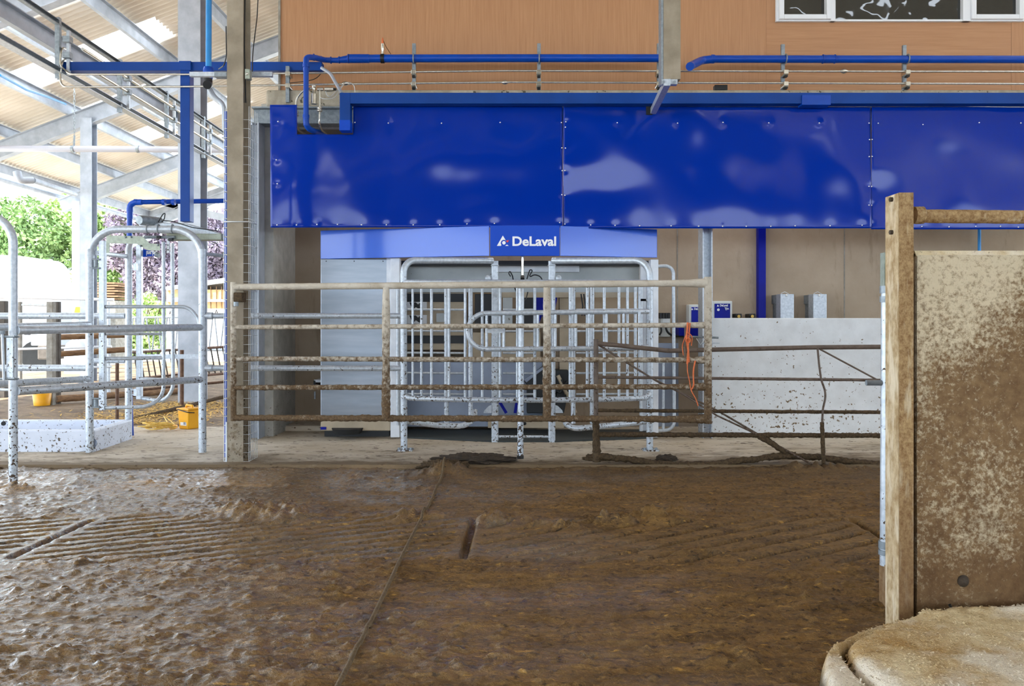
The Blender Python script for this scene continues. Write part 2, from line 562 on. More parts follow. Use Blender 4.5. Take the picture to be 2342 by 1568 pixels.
def text(name, body, x0, x1, z0, z1, y, mat, parent, depth=.004, flip=False, rot=None, bold=.012):
    """raised lettering facing -Y whose outline box is x0..x1, z0..z1"""
    cu = bpy.data.curves.new(name, 'FONT')
    cu.body = body; cu.size = 1; cu.offset = bold; cu.extrude = .01; cu.resolution_u = 6
    o = bpy.data.objects.new(name, cu); COL.objects.link(o)
    dg = bpy.context.evaluated_depsgraph_get()
    me = bpy.data.meshes.new_from_object(o.evaluated_get(dg))
    bpy.data.objects.remove(o)
    v = np.empty(len(me.vertices)*3, np.float32); me.vertices.foreach_get('co', v); v = v.reshape(-1, 3)
    lo, hi = v.min(0), v.max(0)
    u = (v - lo) / np.maximum(hi - lo, 1e-6)
    if flip:
        u[:, 0] = 1 - u[:, 0]; u[:, 1] = 1 - u[:, 1]
    w = np.stack([x0 + u[:, 0]*(x1-x0), y - u[:, 2]*depth, z0 + u[:, 1]*(z1-z0)], -1)
    if rot is not None:
        w = np.array([rot(Vector(p)) for p in w])
    off = Vector((0, 0, 0)); q = parent
    while q is not None:
        off += q.location; q = q.parent
    me.vertices.foreach_set('co', (w - np.array(off)).astype(np.float32).ravel())
    me.materials.clear(); me.materials.append(M[mat]); me.update()
    o = bpy.data.objects.new(name, me); COL.objects.link(o); o.parent = parent
    return o

# ------------------------------------------------------------------ camera, world, render
cam = bpy.data.cameras.new('camera')
co = bpy.data.objects.new('camera', cam); COL.objects.link(co)
cam.sensor_width = 36; cam.lens = F/2342*36; cam.sensor_fit = 'HORIZONTAL'
cam.shift_y = (CY - 784.0)/2342
cam.clip_start = .05; cam.clip_end = 500
co.location = (0, 0, H); co.rotation_euler = (math.pi/2, 0, 0)
SC.camera = co

w = bpy.data.worlds.new('world'); SC.world = w; w.use_nodes = True
bg = w.node_tree.nodes['Background']
bg.inputs[0].default_value = (.74, .86, 1.0, 1); bg.inputs[1].default_value = 2.2
sun = bpy.data.lights.new('sun', 'SUN'); sun.energy = 8.0; sun.angle = .02; sun.color = (1, .95, .86)
so = bpy.data.objects.new('sun', sun); COL.objects.link(so)
so.rotation_euler = Vector((.62, .30, -.75)).to_track_quat('-Z', 'Y').to_euler()
SC.view_settings.view_transform = 'Standard'; SC.view_settings.look = 'None'
SC.view_settings.gamma = 1; SC.view_settings.use_curve_mapping = False
SC.view_settings.exposure = 1.5
SC.cycles.use_denoising = True
SC.cycles.max_bounces = 8; SC.cycles.diffuse_bounces = 5; SC.cycles.glossy_bounces = 4; SC.cycles.transparent_max_bounces = 8
SC.cycles.sample_clamp_indirect = 6

# ------------------------------------------------------------------ setting: ground and floors
o = MB().box(-90, 90, -60, 110, -.3, -.06).build('ground', 'yard_concrete'); struct(o, 'pale sunlit concrete yard outside the barn')
o = MB().box(-11.9, 19, 8.3, 27, -.2, -.004).build('floor', 'yard_dirt'); struct(o, 'dirty trodden floor of the barn beyond the gates')
o = MB().box(-11.9, 19, -22, 2.0, -.2, -.02).build('floor', 'wet_muck'); struct(o, 'muck covered alley floor behind the viewpoint')
o = MB().box(-11.9, -4.6, 2.0, 8.3, -.2, -.006).build('floor', 'wet_muck'); struct(o, 'muck covered alley floor at the far left')
o = MB().box(3.6, 19, 2.0, 6.75, -.2, -.006).build('floor', 'wet_muck'); struct(o, 'muck covered alley floor at the far right')

EDGE = 6.76
# alley floor: rows get closer together towards the viewer
ys = [2.02]
while ys[-1] < EDGE - .01:
    ys.append(ys[-1] + max(.0055, ys[-1]**2/(F*H)*1.5))
ys[-1] = EDGE
ys = np.array(ys)
xs = np.arange(-4.62, 3.63, .0125)
X, Y = np.meshgrid(xs, ys)
rough_m = .55 + .6*sstep(-.2, .4, fbm(X*.9, Y*1.3, 3, 3))
hgt = .010*fbm(X*.8, Y*1.2, 3, 1) + rough_m*(.016*fbm(X*5, Y*8, 4, 9, .62)) + .006*fbm(X*3, Y*24, 3, 21)
lump = np.clip(fbm(X*14, Y*17, 3, 31, .6) - .12, 0, 1)
hgt += (.4 + .6*rough_m)*(.024*lump + .012*np.clip(fbm(X*26, Y*30, 2, 36, .6) - .1, 0, 1))
# slatted band: flatter concrete with slanting grooves between the long joints
bandm = sstep(4.02, 4.2, Y)*(1 - sstep(4.9, 5.1, Y + .12*fbm(X*1.5, Y*1.5, 2, 44)))
wob = .012*fbm(X*7, Y*7, 3, 51)
def groove(dist, wd, dep):
    return -dep*(1 - sstep(wd*.45, wd, np.abs(dist)))
gro = np.zeros_like(X)
for (x0, x1, pitch, k) in ((-4.6, -2.56, .26, .5), (-2.44, -.30, .26, .5), (-.18, 1.98, .27, .66)):
    inx = sstep(x0, x0+.06, X)*(1-sstep(x1-.06, x1, X))
    u = (Y - 4.15) - k*(X - x0) + wob
    per = pitch*k*.95
    ph = (u/per - np.floor(u/per) - .5)*per
    keep = sstep(-.42, .0, fbm(X*2.0, Y*2.6, 3, 61) + .16)
    gro += groove(ph, .026, .05)*inx*keep
hgt = hgt*(1 - .62*bandm) + gro*bandm
for xj in (-2.5, -.24, 2.03):
    hgt += groove(X - xj + .4*wob - (.0 if xj != -.24 else .02*(Y-4.5)), .028, .055)*sstep(4.12, 4.2, Y)*(1-sstep(4.88, 5.0, Y))
# pushed-up heaps of muck
def heap(px, py, sx, sy, h, seed):
    global hgt
    g = G(px, py)
    e = np.exp(-(((X-g.x)/sx)**2 + ((Y-g.y)/sy)**2))
    hgt = hgt + h*e*(.85 + .9*fbm(X*10, Y*10, 4, seed, .6))
heap(600, 1172, .26, .12, .06, 71); heap(560, 1165, .12, .10, .05, 72); heap(680, 1180, .14, .10, .05, 73)
heap(1130, 1192, .11, .055, .075, 74); heap(1220, 1195, .10, .05, .055, 75); heap(1300, 1205, .10, .05, .06, 76)
heap(1390, 1195, .12, .06, .07, 77); heap(1480, 1182, .16, .07, .075, 78); heap(1545, 1175, .08, .05, .05, 79)
heap(950, 1180, .14, .10, .05, 80); heap(1020, 1082, .17, .16, .10, 81); heap(985, 1120, .2, .2, .03, 82)
heap(190, 1285, .06, .04, .03, 83); heap(100, 1290, .08, .04, .02, 84); heap(450, 1300, .1, .05, .02, 85); heap(470, 1120, .2, .1, .03, 86)
heap(1600, 1265, .14, .05, .03, 87); heap(1420, 1062, .35, .10, .05, 88); heap(1880, 1075, .5, .10, .06, 89); heap(1700, 1060, .4, .06, .035, 90)
heap(1500, 1195, .3, .04, .03, 91); heap(1700, 1500, .12, .1, .03, 93); heap(30, 1118, .1, .08, .06, 94)
gut = 1 - sstep(.0, .05, np.abs(Y - 6.68))
hgt = hgt*(1 - .7*gut) - .022*gut
Zf = hgt - .004
o = grid_mesh('floor', X, Y, Zf, 'wet_muck'); struct(o, 'wet brown muck covering the slatted alley floor')
def fz(x, y):
    j = int(np.clip(np.searchsorted(ys, y), 0, len(ys)-1)); i = int(np.clip(round((x+4.62)/.0125), 0, len(xs)-1))
    return float(Zf[j, i])

# raised slab the milking robot stands on
xs2 = np.arange(-5.6, 8.0, .035); ys2 = np.concatenate([[EDGE-.004, EDGE], np.arange(EDGE+.02, 9.36, .03)])
X2, Y2 = np.meshgrid(xs2, ys2)
Z2 = SLAB + .003*fbm(X2*3, Y2*4, 3, 8) + .006*np.clip(fbm(X2*9, Y2*12, 3, 15) - .25, 0, 1)*(1-sstep(6.8, 7.8, Y2))
Z2[0, :] = -.1
o = grid_mesh('floor', X2, Y2, Z2, 'slab_concrete'); struct(o, 'dusty raised concrete slab with a straight front edge')
# standing water in the gutter along the slab edge
def puddle():
    n = NT('puddle_water'); n.set(col=lin('5f594c'), rough=.06, spec=.9); M['puddle_water'] = n.m
    mb = MB()
    a, b = G(745, 1069), G(935, 1070)
    N = 24; top = []; bot = []
    for i in range(N+1):
        t = i/N; x = a.x + (b.x-a.x)*t
        wv = .05*math.sin(math.pi*t)**.4*(1+.3*math.sin(9*t))
        top.append((x, 6.735, -.012)); bot.append((x, 6.735-.09*math.sin(math.pi*t)**.5-.004, -.012))
    mb.add(top + bot, [(i, i+1, N+2+i, N+1+i) for i in range(N)])
    o = mb.build('puddle', 'puddle_water'); tag(o, 'narrow strip of standing water along the slab edge', 'puddle')
puddle()
# ------------------------------------------------------------------ barn roof
PITCH = .38
A0 = 8.2
def rz(x):
    return H + A0 + PITCH*x if x < 5 else H + A0 + PITCH*(10 - x)
SKY_ROWS = [-19.0, -13.2, -6.0, -1.2, 3.6, 8.55, 11.0, 13.35, 15.8, 18.25, 20.6, 23.0, 25.4]
edges = [-22.0]
for c in SKY_ROWS:
    edges += [c-.45, c+.45]
edges.append(27.2)
XE = -11.95
SX0, SX1 = -9.35, -6.6
def corrugated(y0, y1, x0, x1, per=.15, amp=.028, seg=8):
    n = max(2, int(round((y1-y0)/per*seg)))
    yy = np.linspace(y0, y1, n+1)
    vs = []; fs = []
    for y in yy:
        dz = amp*math.sin(2*math.pi*y/per)
        vs += [(x0, y, rz(x0)+dz), (x1, y, rz(x1)+dz)]
    for i in range(n):
        fs.append((2*i, 2*i+1, 2*i+3, 2*i+2))
    return vs, fs
mb = MB()
for i in range(0, len(edges)-1, 2):
    if edges[i] > -8:
        mb.add(*corrugated(edges[i], edges[i+1], XE, 5.0), True)
    elif False:
        mb.add([(XE, edges[i], rz(XE)), (5, edges[i], rz(4.99)), (5, edges[i+1], rz(4.99)), (XE, edges[i+1], rz(XE))], [(0, 1, 2, 3)])
for c in SKY_ROWS:
    mb.add(*corrugated(c-.45, c+.45, XE, SX0, seg=6 if c > 0 else 2), True)
    mb.add(*corrugated(c-.45, c+.45, SX1, 5.0, seg=6 if c > 0 else 2), True)
def rquad(m, x0, x1, y0, y1):
    m.add([(x0, y0, rz(x0+1e-6)), (x1, y0, rz(x1)), (x1, y1, rz(x1)), (x0, y1, rz(x0+1e-6))], [(0, 1, 2, 3)])
rquad(mb, 5, 8.2, -22, 27.2); rquad(mb, 11, 22, -22, 27.2)
for i in range(0, len(edges)-1, 2):
    rquad(mb, 8.2, 11, edges[i], edges[i+1])
o = mb.build('ceiling', 'roof_sheet'); struct(o, 'corrugated beige fibre cement roof sheets over the barn')
for k, c in enumerate(SKY_ROWS):
    mb = MB()
    mb.add(*corrugated(c-.45, c+.45, SX0, SX1, seg=6 if c > 0 else 2), True)
    rquad(mb, 8.2, 11, c-.45, c+.45)
    o = mb.build('roof_skylight', 'skylight_sheet'); struct(o, 'translucent skylight strip running up the roof slope')

PURL = [(-11.7, .20), (-10.55, .20), (-9.25, .22), (-8.15, .24), (-6.95, .22), (-5.6, .22), (-4.4, .22), (-3.2, .22), (-2.0, .22), (-.6, .22)]
for x, h in PURL:
    z = rz(x) - .05 - h/2
    o = MB().extr((x, -6, z), (x, 27.2, z), ZPROF(.07, h, .012)).build('roof_purlin', 'structural'); struct(o, 'galvanised roof purlin running the length of the barn')
for y in (-6.1, -1.4, 3.3, 8.0, 12.7, 17.4, 22.1, 26.8):
    if y in (8.0, 3.3): x1 = 4.9
    else: x1 = 4.9
    dz = -.05 - .24 - .17
    o = MB().extr((-12, y, rz(-12)+dz), (x1, y, rz(x1)+dz), IPROF(.18, .34, .014)).build('roof_rafter', 'structural'); struct(o, 'sloping galvanised steel rafter under the roof')
# stay wires between purlins
for (a, b, y) in ((-8.15, -6.95, 10.6), (-6.95, -5.6, 11.6), (-9.25, -8.15, 12.0), (-10.55, -9.25, 19.0), (-8.15, -6.95, 19.2)):
    o = MB().tube([(a, y, rz(a)-.16), (b, y, rz(b)-.2)], .008, 6).build('purlin_tie_rod', 'wire'); struct(o, 'thin sag rod tying two roof purlins')
# columns
def column(px, d, wpx, label, top=None, base=0, hw=None):
    wd = wpx/F*d
    x = XW(px, d)
    o = MB().extr((x, d, base), (x, d, top or rz(x)-.5), IPROF(wd, hw or wd, .014), up=(0, 1, 0)).build('steel_column', 'structural')
    struct(o, label)
column(203, 17.4, 26, 'slim galvanised column under the rafter far to the left')
column(441, 12.5, 50, 'stout galvanised steel column behind the selection gate', hw=.3)
column(178, 22.1, 18, 'slender far column at the barn eave')
column(-107, 17.4, 22, 'eave column left of the view')
# horizontal fascia rail and gutter at the eave
o = tube('rain_gutter', [(-12.1, -6, rz(-12)-.18), (-12.1, 27, rz(-12)-.18)], .07, 'structural'); struct(o, 'grey rain gutter along the barn eave')
g = thing('downpipe', 'grey rainwater pipe with a bent elbow under the eave', 'pipe', P(46, 400, 15.5))
tube('pipe', [P(75, 412, 15.6), P(172, 444, 18.9)], .055, 'structural', g)
tube('elbow', [P(39, 392, 15.4), P(43, 412, 15.4), P(75, 412, 15.6)], .07, 'structural', g, fr=.12)
# far gable: eave beam and cross ties
o = MB().extr(P(180, 412, 26.8), P(520, 500, 26.8), BPROF(.1, .22)).build('eave_beam', 'structural'); struct(o, 'pale steel member across the far end of the barn')
o = MB().extr(P(330, 496, 26.8), P(520, 430, 26.8), BPROF(.1, .2)).build('eave_beam', 'structural'); struct(o, 'pale sloping steel brace at the far end of the barn')
# unseen dark roof and walls, added and sized to shape reflections in the blue panels
dark_roof = MB()
for i in range(0, len(edges)-1, 2):
    if edges[i] <= -8:
        dark_roof.add([(XE, edges[i], rz(XE)), (5, edges[i], rz(4.99)), (5, edges[i+1], rz(4.99)), (XE, edges[i+1], rz(XE))], [(0, 1, 2, 3)])
M_ = surf('dark_surround', '2c2722', '221e1a', 4, .8, stretch=(6, 1, .4))
o = dark_roof.build('ceiling', 'dark_surround'); struct(o, 'unseen rear roof sheets, made dark to shape reflections in the blue sheets')
o = MB().box(-11.9, 22, -22.2, -22, 5.2, 13).build('wall_rear', 'dark_surround'); struct(o, 'unseen dark gable added behind the viewpoint to shape the sheet reflections')
o = MB().box(20, 20.2, -22, 27, 0, 1.3).build('wall_right', 'dark_surround'); struct(o, 'unseen dark side wall, kept low so sky reflects in the header')
o = MB().box(-11.9, 22, -22.1, -21.9, -.1, 1.3).build('wall_rear', 'beige_concrete'); struct(o, 'low concrete wall behind the viewpoint')

# ------------------------------------------------------------------ robot room: walls, slab, cladding
BW = 9.36
o = MB().box(-2.6, 7.5, BW, BW+.2, 0, 3.42).build('wall_back', 'beige_concrete'); struct(o, 'beige concrete back wall of the milking room')
o = MB().box(XW(598, 8.5), XW(625, 8.5), 8.5, BW+.1, 0, 3.42).build('wall_left', 'concrete_post'); struct(o, 'speckled end of the concrete side wall')
for px in (1549, 1931):
    x = XW(px, BW)
    o = MB().box(x-.006, x+.006, BW-.004, BW+.01, .02, 3.4).build('trim_1', 'timber_grey'); o.name = 'trim_%d' % (1 if px == 1549 else 2 if px == 1931 else 3); struct(o, 'vertical joint line in the beige back wall')
# raised kerb in the niche
o = MB().box(XW(640, 9.0), XW(740, 9.0), 8.95, BW, 0, .075).build('trim_4', 'slab_concrete', bevel=.02); struct(o, 'low concrete kerb at the foot of the niche wall')
# hollow-core floor slab above the room
o = MB().box(XW(608, 8.45), 7.5, 8.45, BW+.4, ZW(244, 8.45), ZW(205, 8.45)).build('ceiling', 'hollow_core', bevel=.02); struct(o, 'rough edge of the hollow core concrete floor slab')
o = MB().extr((XW(572, 8.3), 8.42, ZW(266, 8.4)), (7.5, 8.42, ZW(266, 8.4)), IPROF(.16, .17, .014)).build('lintel_beam', 'galv_dark'); struct(o, 'grey steel lintel beam under the concrete slab')
o = MB().extr((XW(584, 8.4), 8.4, 0), (XW(584, 8.4), 8.4, ZW(285, 8.4)), IPROF(.20, .13, .012), up=(1, 0, 0)).build('steel_column', 'structural'); struct(o, 'blue grey steel column beside the speckled concrete wall end')
o = MB().extr((XW(1613, 8.45), 8.45, 0), (XW(1613, 8.45), 8.45, ZW(285, 8.4)), IPROF(.20, .10, .012), up=(1, 0, 0)).build('steel_column', 'galv_splat'); struct(o, 'galvanised steel column at the end of the white half wall')
# plank bearers seen through the panel cut-out
o = MB().box(XW(680, 8.6), XW(805, 8.6), 8.55, 8.6, ZW(284, 8.6), ZW(272, 8.6)).build('trim_5', 'timber'); struct(o, 'timber packing strip under the steel lintel')
o = MB().box(XW(680, 8.6), XW(805, 8.6), 8.5, 8.6, ZW(296, 8.6), ZW(291, 8.6)).build('trim_6', 'galv'); struct(o, 'thin galvanised strip under the timber packing')

CL = 8.78
def cx(px): return XW(px, CL)
def cz(py): return ZW(py, CL)
z0 = cz(209)
o = MB().box(cx(642), cx(1752), CL, CL+.1, z0, 9.4).build('wall_front', 'ply_vertical'); struct(o, 'orange brown board cladding of the upper room')
o = MB().box(cx(642)-.02, cx(642), CL-.02, CL+.12, z0, 9.4).build('trim_7', 'timber_grey'); struct(o, 'pale strip painting in the lit edge of the orange cladding')  # pale colour imitates light catching the left edge of the cladding
o = MB().box(cx(1752)+.002, cx(2313), CL+.004, CL+.1, z0, cz(51)).build('wall_front', 'ply_horizontal'); struct(o, 'orange board with sideways grain below the window')
o = MB().box(cx(1752)+.002, cx(1773), CL+.002, CL+.1, cz(51), 9.4).build('wall_front', 'ply_vertical'); struct(o, 'narrow orange board left of the window')
o = MB().box(cx(2313)+.002, 7.8, CL+.003, CL+.1, z0, cz(51)).build('wall_front', 'ply_vertical'); struct(o, 'orange board below the right end of the window')
o = MB().box(cx(2341), 7.8, CL+.003, CL+.1, cz(51), 9.4).build('wall_front', 'ply_vertical'); struct(o, 'orange board right of the window')
o = MB().box(cx(1773), cx(2341), CL+.003, CL+.1, cz(-200), 9.4).build('wall_front', 'ply_vertical'); struct(o, 'orange board above the window')
o = MB().box(cx(642), cx(642)+.1, CL+.1, 13, z0, 9.2).build('wall_side', 'ply_vertical'); struct(o, 'side of the upper room')
# window
wn = thing('window_1', 'white framed three light window in the orange cladding', None, (cx(2056), CL, cz(51)))
del wn['label']; wn['kind'] = 'structure'; wn['label'] = 'white framed three light window in the orange cladding'
zb, zt = cz(51), cz(-200)
def frame(x0, x1, zz0, zz1, y0, y1, t, name, parent, tb=None):
    tb = tb or t
    mb = MB()
    mb.box(x0, x0+t, y0, y1, zz0, zz1); mb.box(x1-t, x1, y0, y1, zz0, zz1)
    mb.box(x0+t, x1-t, y0, y1, zz0, zz0+tb); mb.box(x0+t, x1-t, y0, y1, zz1-t, zz1)
    return mb.build(name, 'window_frame', parent, bevel=.006)
frame(cx(1773), cx(2340), zb, zt, CL-.03, CL+.06, .03, 'window_frame', wn, .022)
frame(cx(1779), cx(1897), zb+.015, zt-.02, CL-.06, CL+.02, .05, 'sash', wn)
frame(cx(2216), cx(2335), zb+.015, zt-.02, CL-.06, CL+.02, .05, 'sash', wn)
MB().box(cx(1897), cx(1908), CL-.04, CL+.04, zb, zt).build('mullion', 'window_frame', wn, bevel=.004)
MB().box(cx(2198), cx(2216), CL-.04, CL+.04, zb, zt).build('mullion', 'window_frame', wn, bevel=.004)
def pane(x0, x1, a):
    N = 16
    xx = np.linspace(x0, x1, N); zz = np.linspace(zb+.02, zt-.02, N)
    Xp, Zp = np.meshgrid(xx, zz)
    Yp = CL + .012 + a*np.sin(Xp*5.1+Zp*3.3)*.003 + .004*fbm(Xp*2.2, Zp*2.2, 2, 91)
    return grid_mesh('glass', Xp, Yp, Zp, 'window_glass', wn)
pane(cx(1785), cx(1892), 1); pane(cx(1906), cx(2200), 1.5); pane(cx(2220), cx(2331), 1)

# white half wall on the right
hw = MB().box(XW(1625, 8.5), XW(2200, 8.5), 8.5, 8.62, 0, ZW(727, 8.5)).build('wall_right', 'white_wall', bevel=.01); struct(hw, 'muck spattered white half wall')

# ------------------------------------------------------------------ blue rippled cladding sheets
PD = 8.12
def ripple(X, Z):
    s = .026*fbm(X*.8 + .25*Z, Z*.8 + 2.0, 2, 140, .4) + .003*fbm(X*2.3, Z*1.6, 2, 150, .4)
    return s
screws = {0: [], 1: [], 2: []}
screws[0] = [(636, 278), (632, 365), (634, 420), (633, 514), (812, 280), (888, 281), (1010, 282), (1144, 280), (678, 514), (725, 513), (772, 513), (827, 514), (884, 514), (945, 514), (1006, 514), (1068, 512), (1131, 511), (1280, 509), (1284, 280), (1285, 338), (1286, 390), (1285, 445)]
screws[1] = [(1294, 279), (1293, 291), (1293, 339), (1292, 390), (1292, 446), (1292, 512), (1411, 282), (1549, 282), (1653, 280), (1758, 281), (1874, 281), (1988, 281), (1989, 319), (1988, 358), (1987, 426), (1987, 469), (1351, 514), (1407, 515), (1463, 516), (1535, 516), (1598, 517), (1653, 517), (1707, 517), (1763, 517), (1819, 516), (1899, 516), (1971, 515)]
screws[2] = [(2008, 282), (1994, 319), (1994, 358), (1994, 426), (1994, 469), (1992, 513), (2110, 285), (2238, 281), (2335, 281), (2110, 517), (2172, 518), (2233, 517), (2289, 517), (2330, 519)]
# the oil-canning bulges of each sheet (where, how wide, how steep)
BULGE = {0: [(1110, 392, 150, 55, .10), (660, 478, 55, 55, .06), (800, 470, 90, 70, .035), (1200, 300, 60, 50, -.03)],
         1: [(1400, 345, 70, 85, .10), (1325, 285, 45, 45, .09), (1380, 410, 90, 40, .07), (1920, 425, 60, 90, .09), (1595, 300, 35, 80, .08), (1700, 300, 80, 60, .05), (1240, 400, 60, 50, .06)],
         2: [(2165, 330, 55, 60, .08), (2010, 415, 60, 50, .08), (2300, 380, 80, 60, .05)]}
def sheet(k, px0, px1, label, hole=None):
    x0, x1 = XW(px0, PD), XW(px1, PD)
    zt_ = ZW(240 if k == 0 else 244, PD); zb_ = ZW((520, 522, 524)[k], PD)
    t = thing('blue_cladding_sheet', label, 'wall panel', ((x0+x1)/2, PD, zb_), 'glossy blue cladding sheets above the robot')
    nx = int((x1-x0)/.02); nz = int((zt_-zb_)/.02)
    Xs, Zs = np.meshgrid(np.linspace(x0, x1, nx), np.linspace(zb_, zt_, nz))
    Y = PD + ripple(Xs + k*7.3, Zs)
    for (sx, sy) in screws[k]:
        a, b = XW(sx, PD), ZW(sy, PD)
        r2 = (Xs-a)**2 + (Zs-b)**2
        Y += .003*np.exp(-r2/(.03**2)) + .0018*np.exp(-r2/(.11**2))
    for (bx, by, rx, ry, A) in BULGE[k]:
        a, b = XW(bx, PD), ZW(by, PD)
        ux, uz = (Xs-a)/(rx/F*PD), (Zs-b)/(ry/F*PD)
        Y -= .62*A*(Zs-b)*np.exp(-(ux**2+uz**2)/1.3)
    mask = None
    if hole:
        mask = ~((Xs > XW(hole[0], PD)) & (Xs < XW(hole[2], PD)) & (Zs > ZW(hole[3], PD)) & (Zs < ZW(hole[1], PD)))
    sh = grid_mesh('sheet', Xs, Y, Zs, 'blue_sheet', t, mask)
    so_ = sh.modifiers.new('thick', 'SOLIDIFY'); so_.thickness = .004; so_.offset = 0
    for (sx, sy) in screws[k]:
        a, b = XW(sx, PD), ZW(sy, PD)
        i = int(np.clip((a-x0)/(x1-x0)*(nx-1), 0, nx-1)); j = int(np.clip((b-zb_)/(zt_-zb_)*(nz-1), 0, nz-1))
        MB().ball((a, Y[j, i]-.004, b), .008, 8, 6, (1, .8, 1)).build('screw', 'screw_steel', t)
    return t
sheet(0, 618, 1287, 'blue cladding sheet with the cut-out for pipes, left of the first seam', (681, 235, 804, 304))
sheet(1, 1288, 1992, 'middle blue cladding sheet, between the two screwed seams')
sheet(2, 1993, 2480, 'blue cladding sheet behind the brown concrete cubicle wall, right of the second seam')

# ------------------------------------------------------------------ blue cable trunking
t = thing('cable_trunking', 'dark blue cable trunking along the top of the rippled sheets, dropping into the pipe cut-out', 'trunking', P(1200, 238, 8.0))
MB().box(XW(779, 8.0), XW(2480, 8.0), 7.98, 8.09, ZW(238, 8.0), ZW(213, 8.0)).build('long_run', 'blue_trunk', t, bevel=.004)
MB().box(XW(777, 7.98), XW(801, 7.98), 7.975, 8.085, ZW(298, 7.98), ZW(212, 7.98)).build('drop_leg', 'blue_trunk', t, bevel=.004)
MB().box(XW(776, 7.97), XW(801, 7.97), 7.968, 8.09, ZW(298, 7.97), ZW(274, 7.97)).build('end_cap', 'sign_blue', t, bevel=.003)
MB().box(XW(1834, 7.97), XW(1900, 7.97), 7.965, 8.085, ZW(240, 7.97), ZW(217, 7.97)).build('joint_cover', 'blue_plastic', t, bevel=.003)
t = thing('cable_trunking', 'blue cable trunking running left from the orange cladding, with a tall drop', 'trunking', P(423, 505, 8.45))
MB().box(XW(141, 8.45), XW(736, 8.45), 8.45, 8.55, ZW(161, 8.45), ZW(141, 8.45)).build('long_run', 'blue_trunk', t, bevel=.004)
MB().box(XW(412, 8.43), XW(434, 8.43), 8.43, 8.54, ZW(506, 8.43), ZW(140, 8.43)).build('drop_leg', 'blue_trunk', t, bevel=.004)
MB().box(XW(409, 8.42), XW(436, 8.42), 8.42, 8.55, ZW(160, 8.42), ZW(139, 8.42)).build('tee_cover', 'blue_trunk', t, bevel=.003)
o = MB().box(XW(1733, 9.3), XW(1750, 9.3), 9.27, BW, .01, 3.3).build('cable_trunking', 'deep_blue', bevel=.004); tag(o, 'upright deep blue trunking on the beige wall left of the grey boxes', 'trunking')

# ------------------------------------------------------------------ blue vacuum pipes on the cladding
t = thing('vacuum_pipe', 'long blue pipe with a reducer and a drop, left of the hanging post', 'pipe', P(1100, 134, 8.5), 'blue plastic pipes')
dp = 8.45
tube('pipe', [P(800, 134, dp), P(1160, 133, dp), P(1520, 133, dp)], RW(18, dp), 'blue_plastic', t, n=20)
band(P(822, 134, dp), (1, 0, 0), RW(20, dp), .20).build('coupling', 'blue_plastic', t)
ring(P(797, 134, dp), (1, 0, 0), RW(19, dp), .006).build('coupling_rim', 'blue_plastic', t)
MB().tube([P(798, 135, dp), P(770, 138, dp), P(740, 137, dp)], [RW(18, dp), RW(12, dp), RW(12, dp)], 20).build('reducer', 'blue_plastic', t)
tube('offset_pipe', [P(742, 137, dp), P(722, 132, 8.3), P(700, 130, 8.2), P(700, 165, 8.1)], RW(13, 8.3), 'blue_plastic', t, n=20, fr=.09)
tube('drop_pipe', [P(700, 150, 8.1), P(700, 288, 8.1)], RW(12, 8.1), 'blue_plastic', t, n=20)
tube('bend', [P(700, 262, 8.1), P(700, 291, 8.1), P(718, 300, 8.2), P(740, 306, 8.5)], RW(13.5, 8.1), 'blue_plastic', t, n=20, fr=.08)
for px, py, ax, d in ((718, 131, (1, 0, 0), 8.28), (757, 137.5, (1, 0, 0), dp), (735, 136, (1, 0, 0), 8.4), (776, 137, (1, 0, 0), dp)):
    ring(P(px, py, d), ax, RW(14, d), .006).build('pipe_collar', 'blue_plastic', t)
for py in (150, 266):
    band(P(700, py, 8.1), (0, 0, 1), RW(15, 8.1), .03).build('pipe_collar', 'blue_plastic', t)
t = thing('vacuum_pipe', 'blue pipe with a bent end and ribbed coupling, under the window', 'pipe', P(1950, 135, 8.5), 'blue plastic pipes')
tube('pipe', [P(1625, 135, dp), P(2450, 136, dp)], RW(17, dp), 'blue_plastic', t, n=20)
tube('bend', [P(1632, 135, dp), P(1605, 138, dp), P(1581, 150, 8.2), P(1578, 152, 7.95)], RW(18, dp), 'blue_plastic', t, n=20, fr=.08)
band(P(1630, 135, dp), (1, 0, 0), RW(20, dp), .03).build('pipe_collar', 'blue_plastic', t)
band(P(1895, 135, dp), (1, 0, 0), RW(18.5, dp), .115).build('coupling', 'blue_plastic', t)
for px in (1882, 1909):
    ring(P(px, 135, dp), (1, 0, 0), RW(19, dp), .005).build('pipe_collar', 'blue_plastic', t)
# stainless lines
t = thing('stainless_pipe', 'upper thin stainless pipe running the whole width below the blue pipes', 'pipe', P(1200, 163, 8.4), 'thin stainless pipes on the cladding')
tube('pipe', [P(160, 115, 8.7), P(140, 108, 8.4), P(137, 150, 8.4), P(160, 170, 8.4), P(430, 170, 8.4), P(1160, 162, 8.4), P(2450, 164, 8.4)], RW(4.6, 8.4), 'stainless', t, n=10, fr=.1)
MB().tube([P(1922, 163, 8.4), P(1930, 163, 8.4), P(1938, 163, 8.4)], [.012, .026, .012], 12).build('union', 'stainless', t)
t = thing('stainless_pipe', 'lower thin stainless pipe running the whole width just above the concrete slab edge', 'pipe', P(1200, 189, 8.4), 'thin stainless pipes on the cladding')
tube('pipe', [P(165, 140, 8.7), P(143, 136, 8.4), P(137, 170, 8.4), P(140, 199, 8.4), P(430, 198, 8.4), P(800, 192, 8.4), P(1160, 188, 8.4), P(2450, 192, 8.4)], RW(4.6, 8.4), 'stainless', t, n=10, fr=.1)
for px, py in ((790, 191), (1155, 188.5)):
    MB().tube([P(px-7, py, 8.4), P(px-2, py, 8.4), P(px+2, py, 8.4), P(px+7, py, 8.4)], [.012, .022, .022, .012], 12).build('union', 'stainless', t)
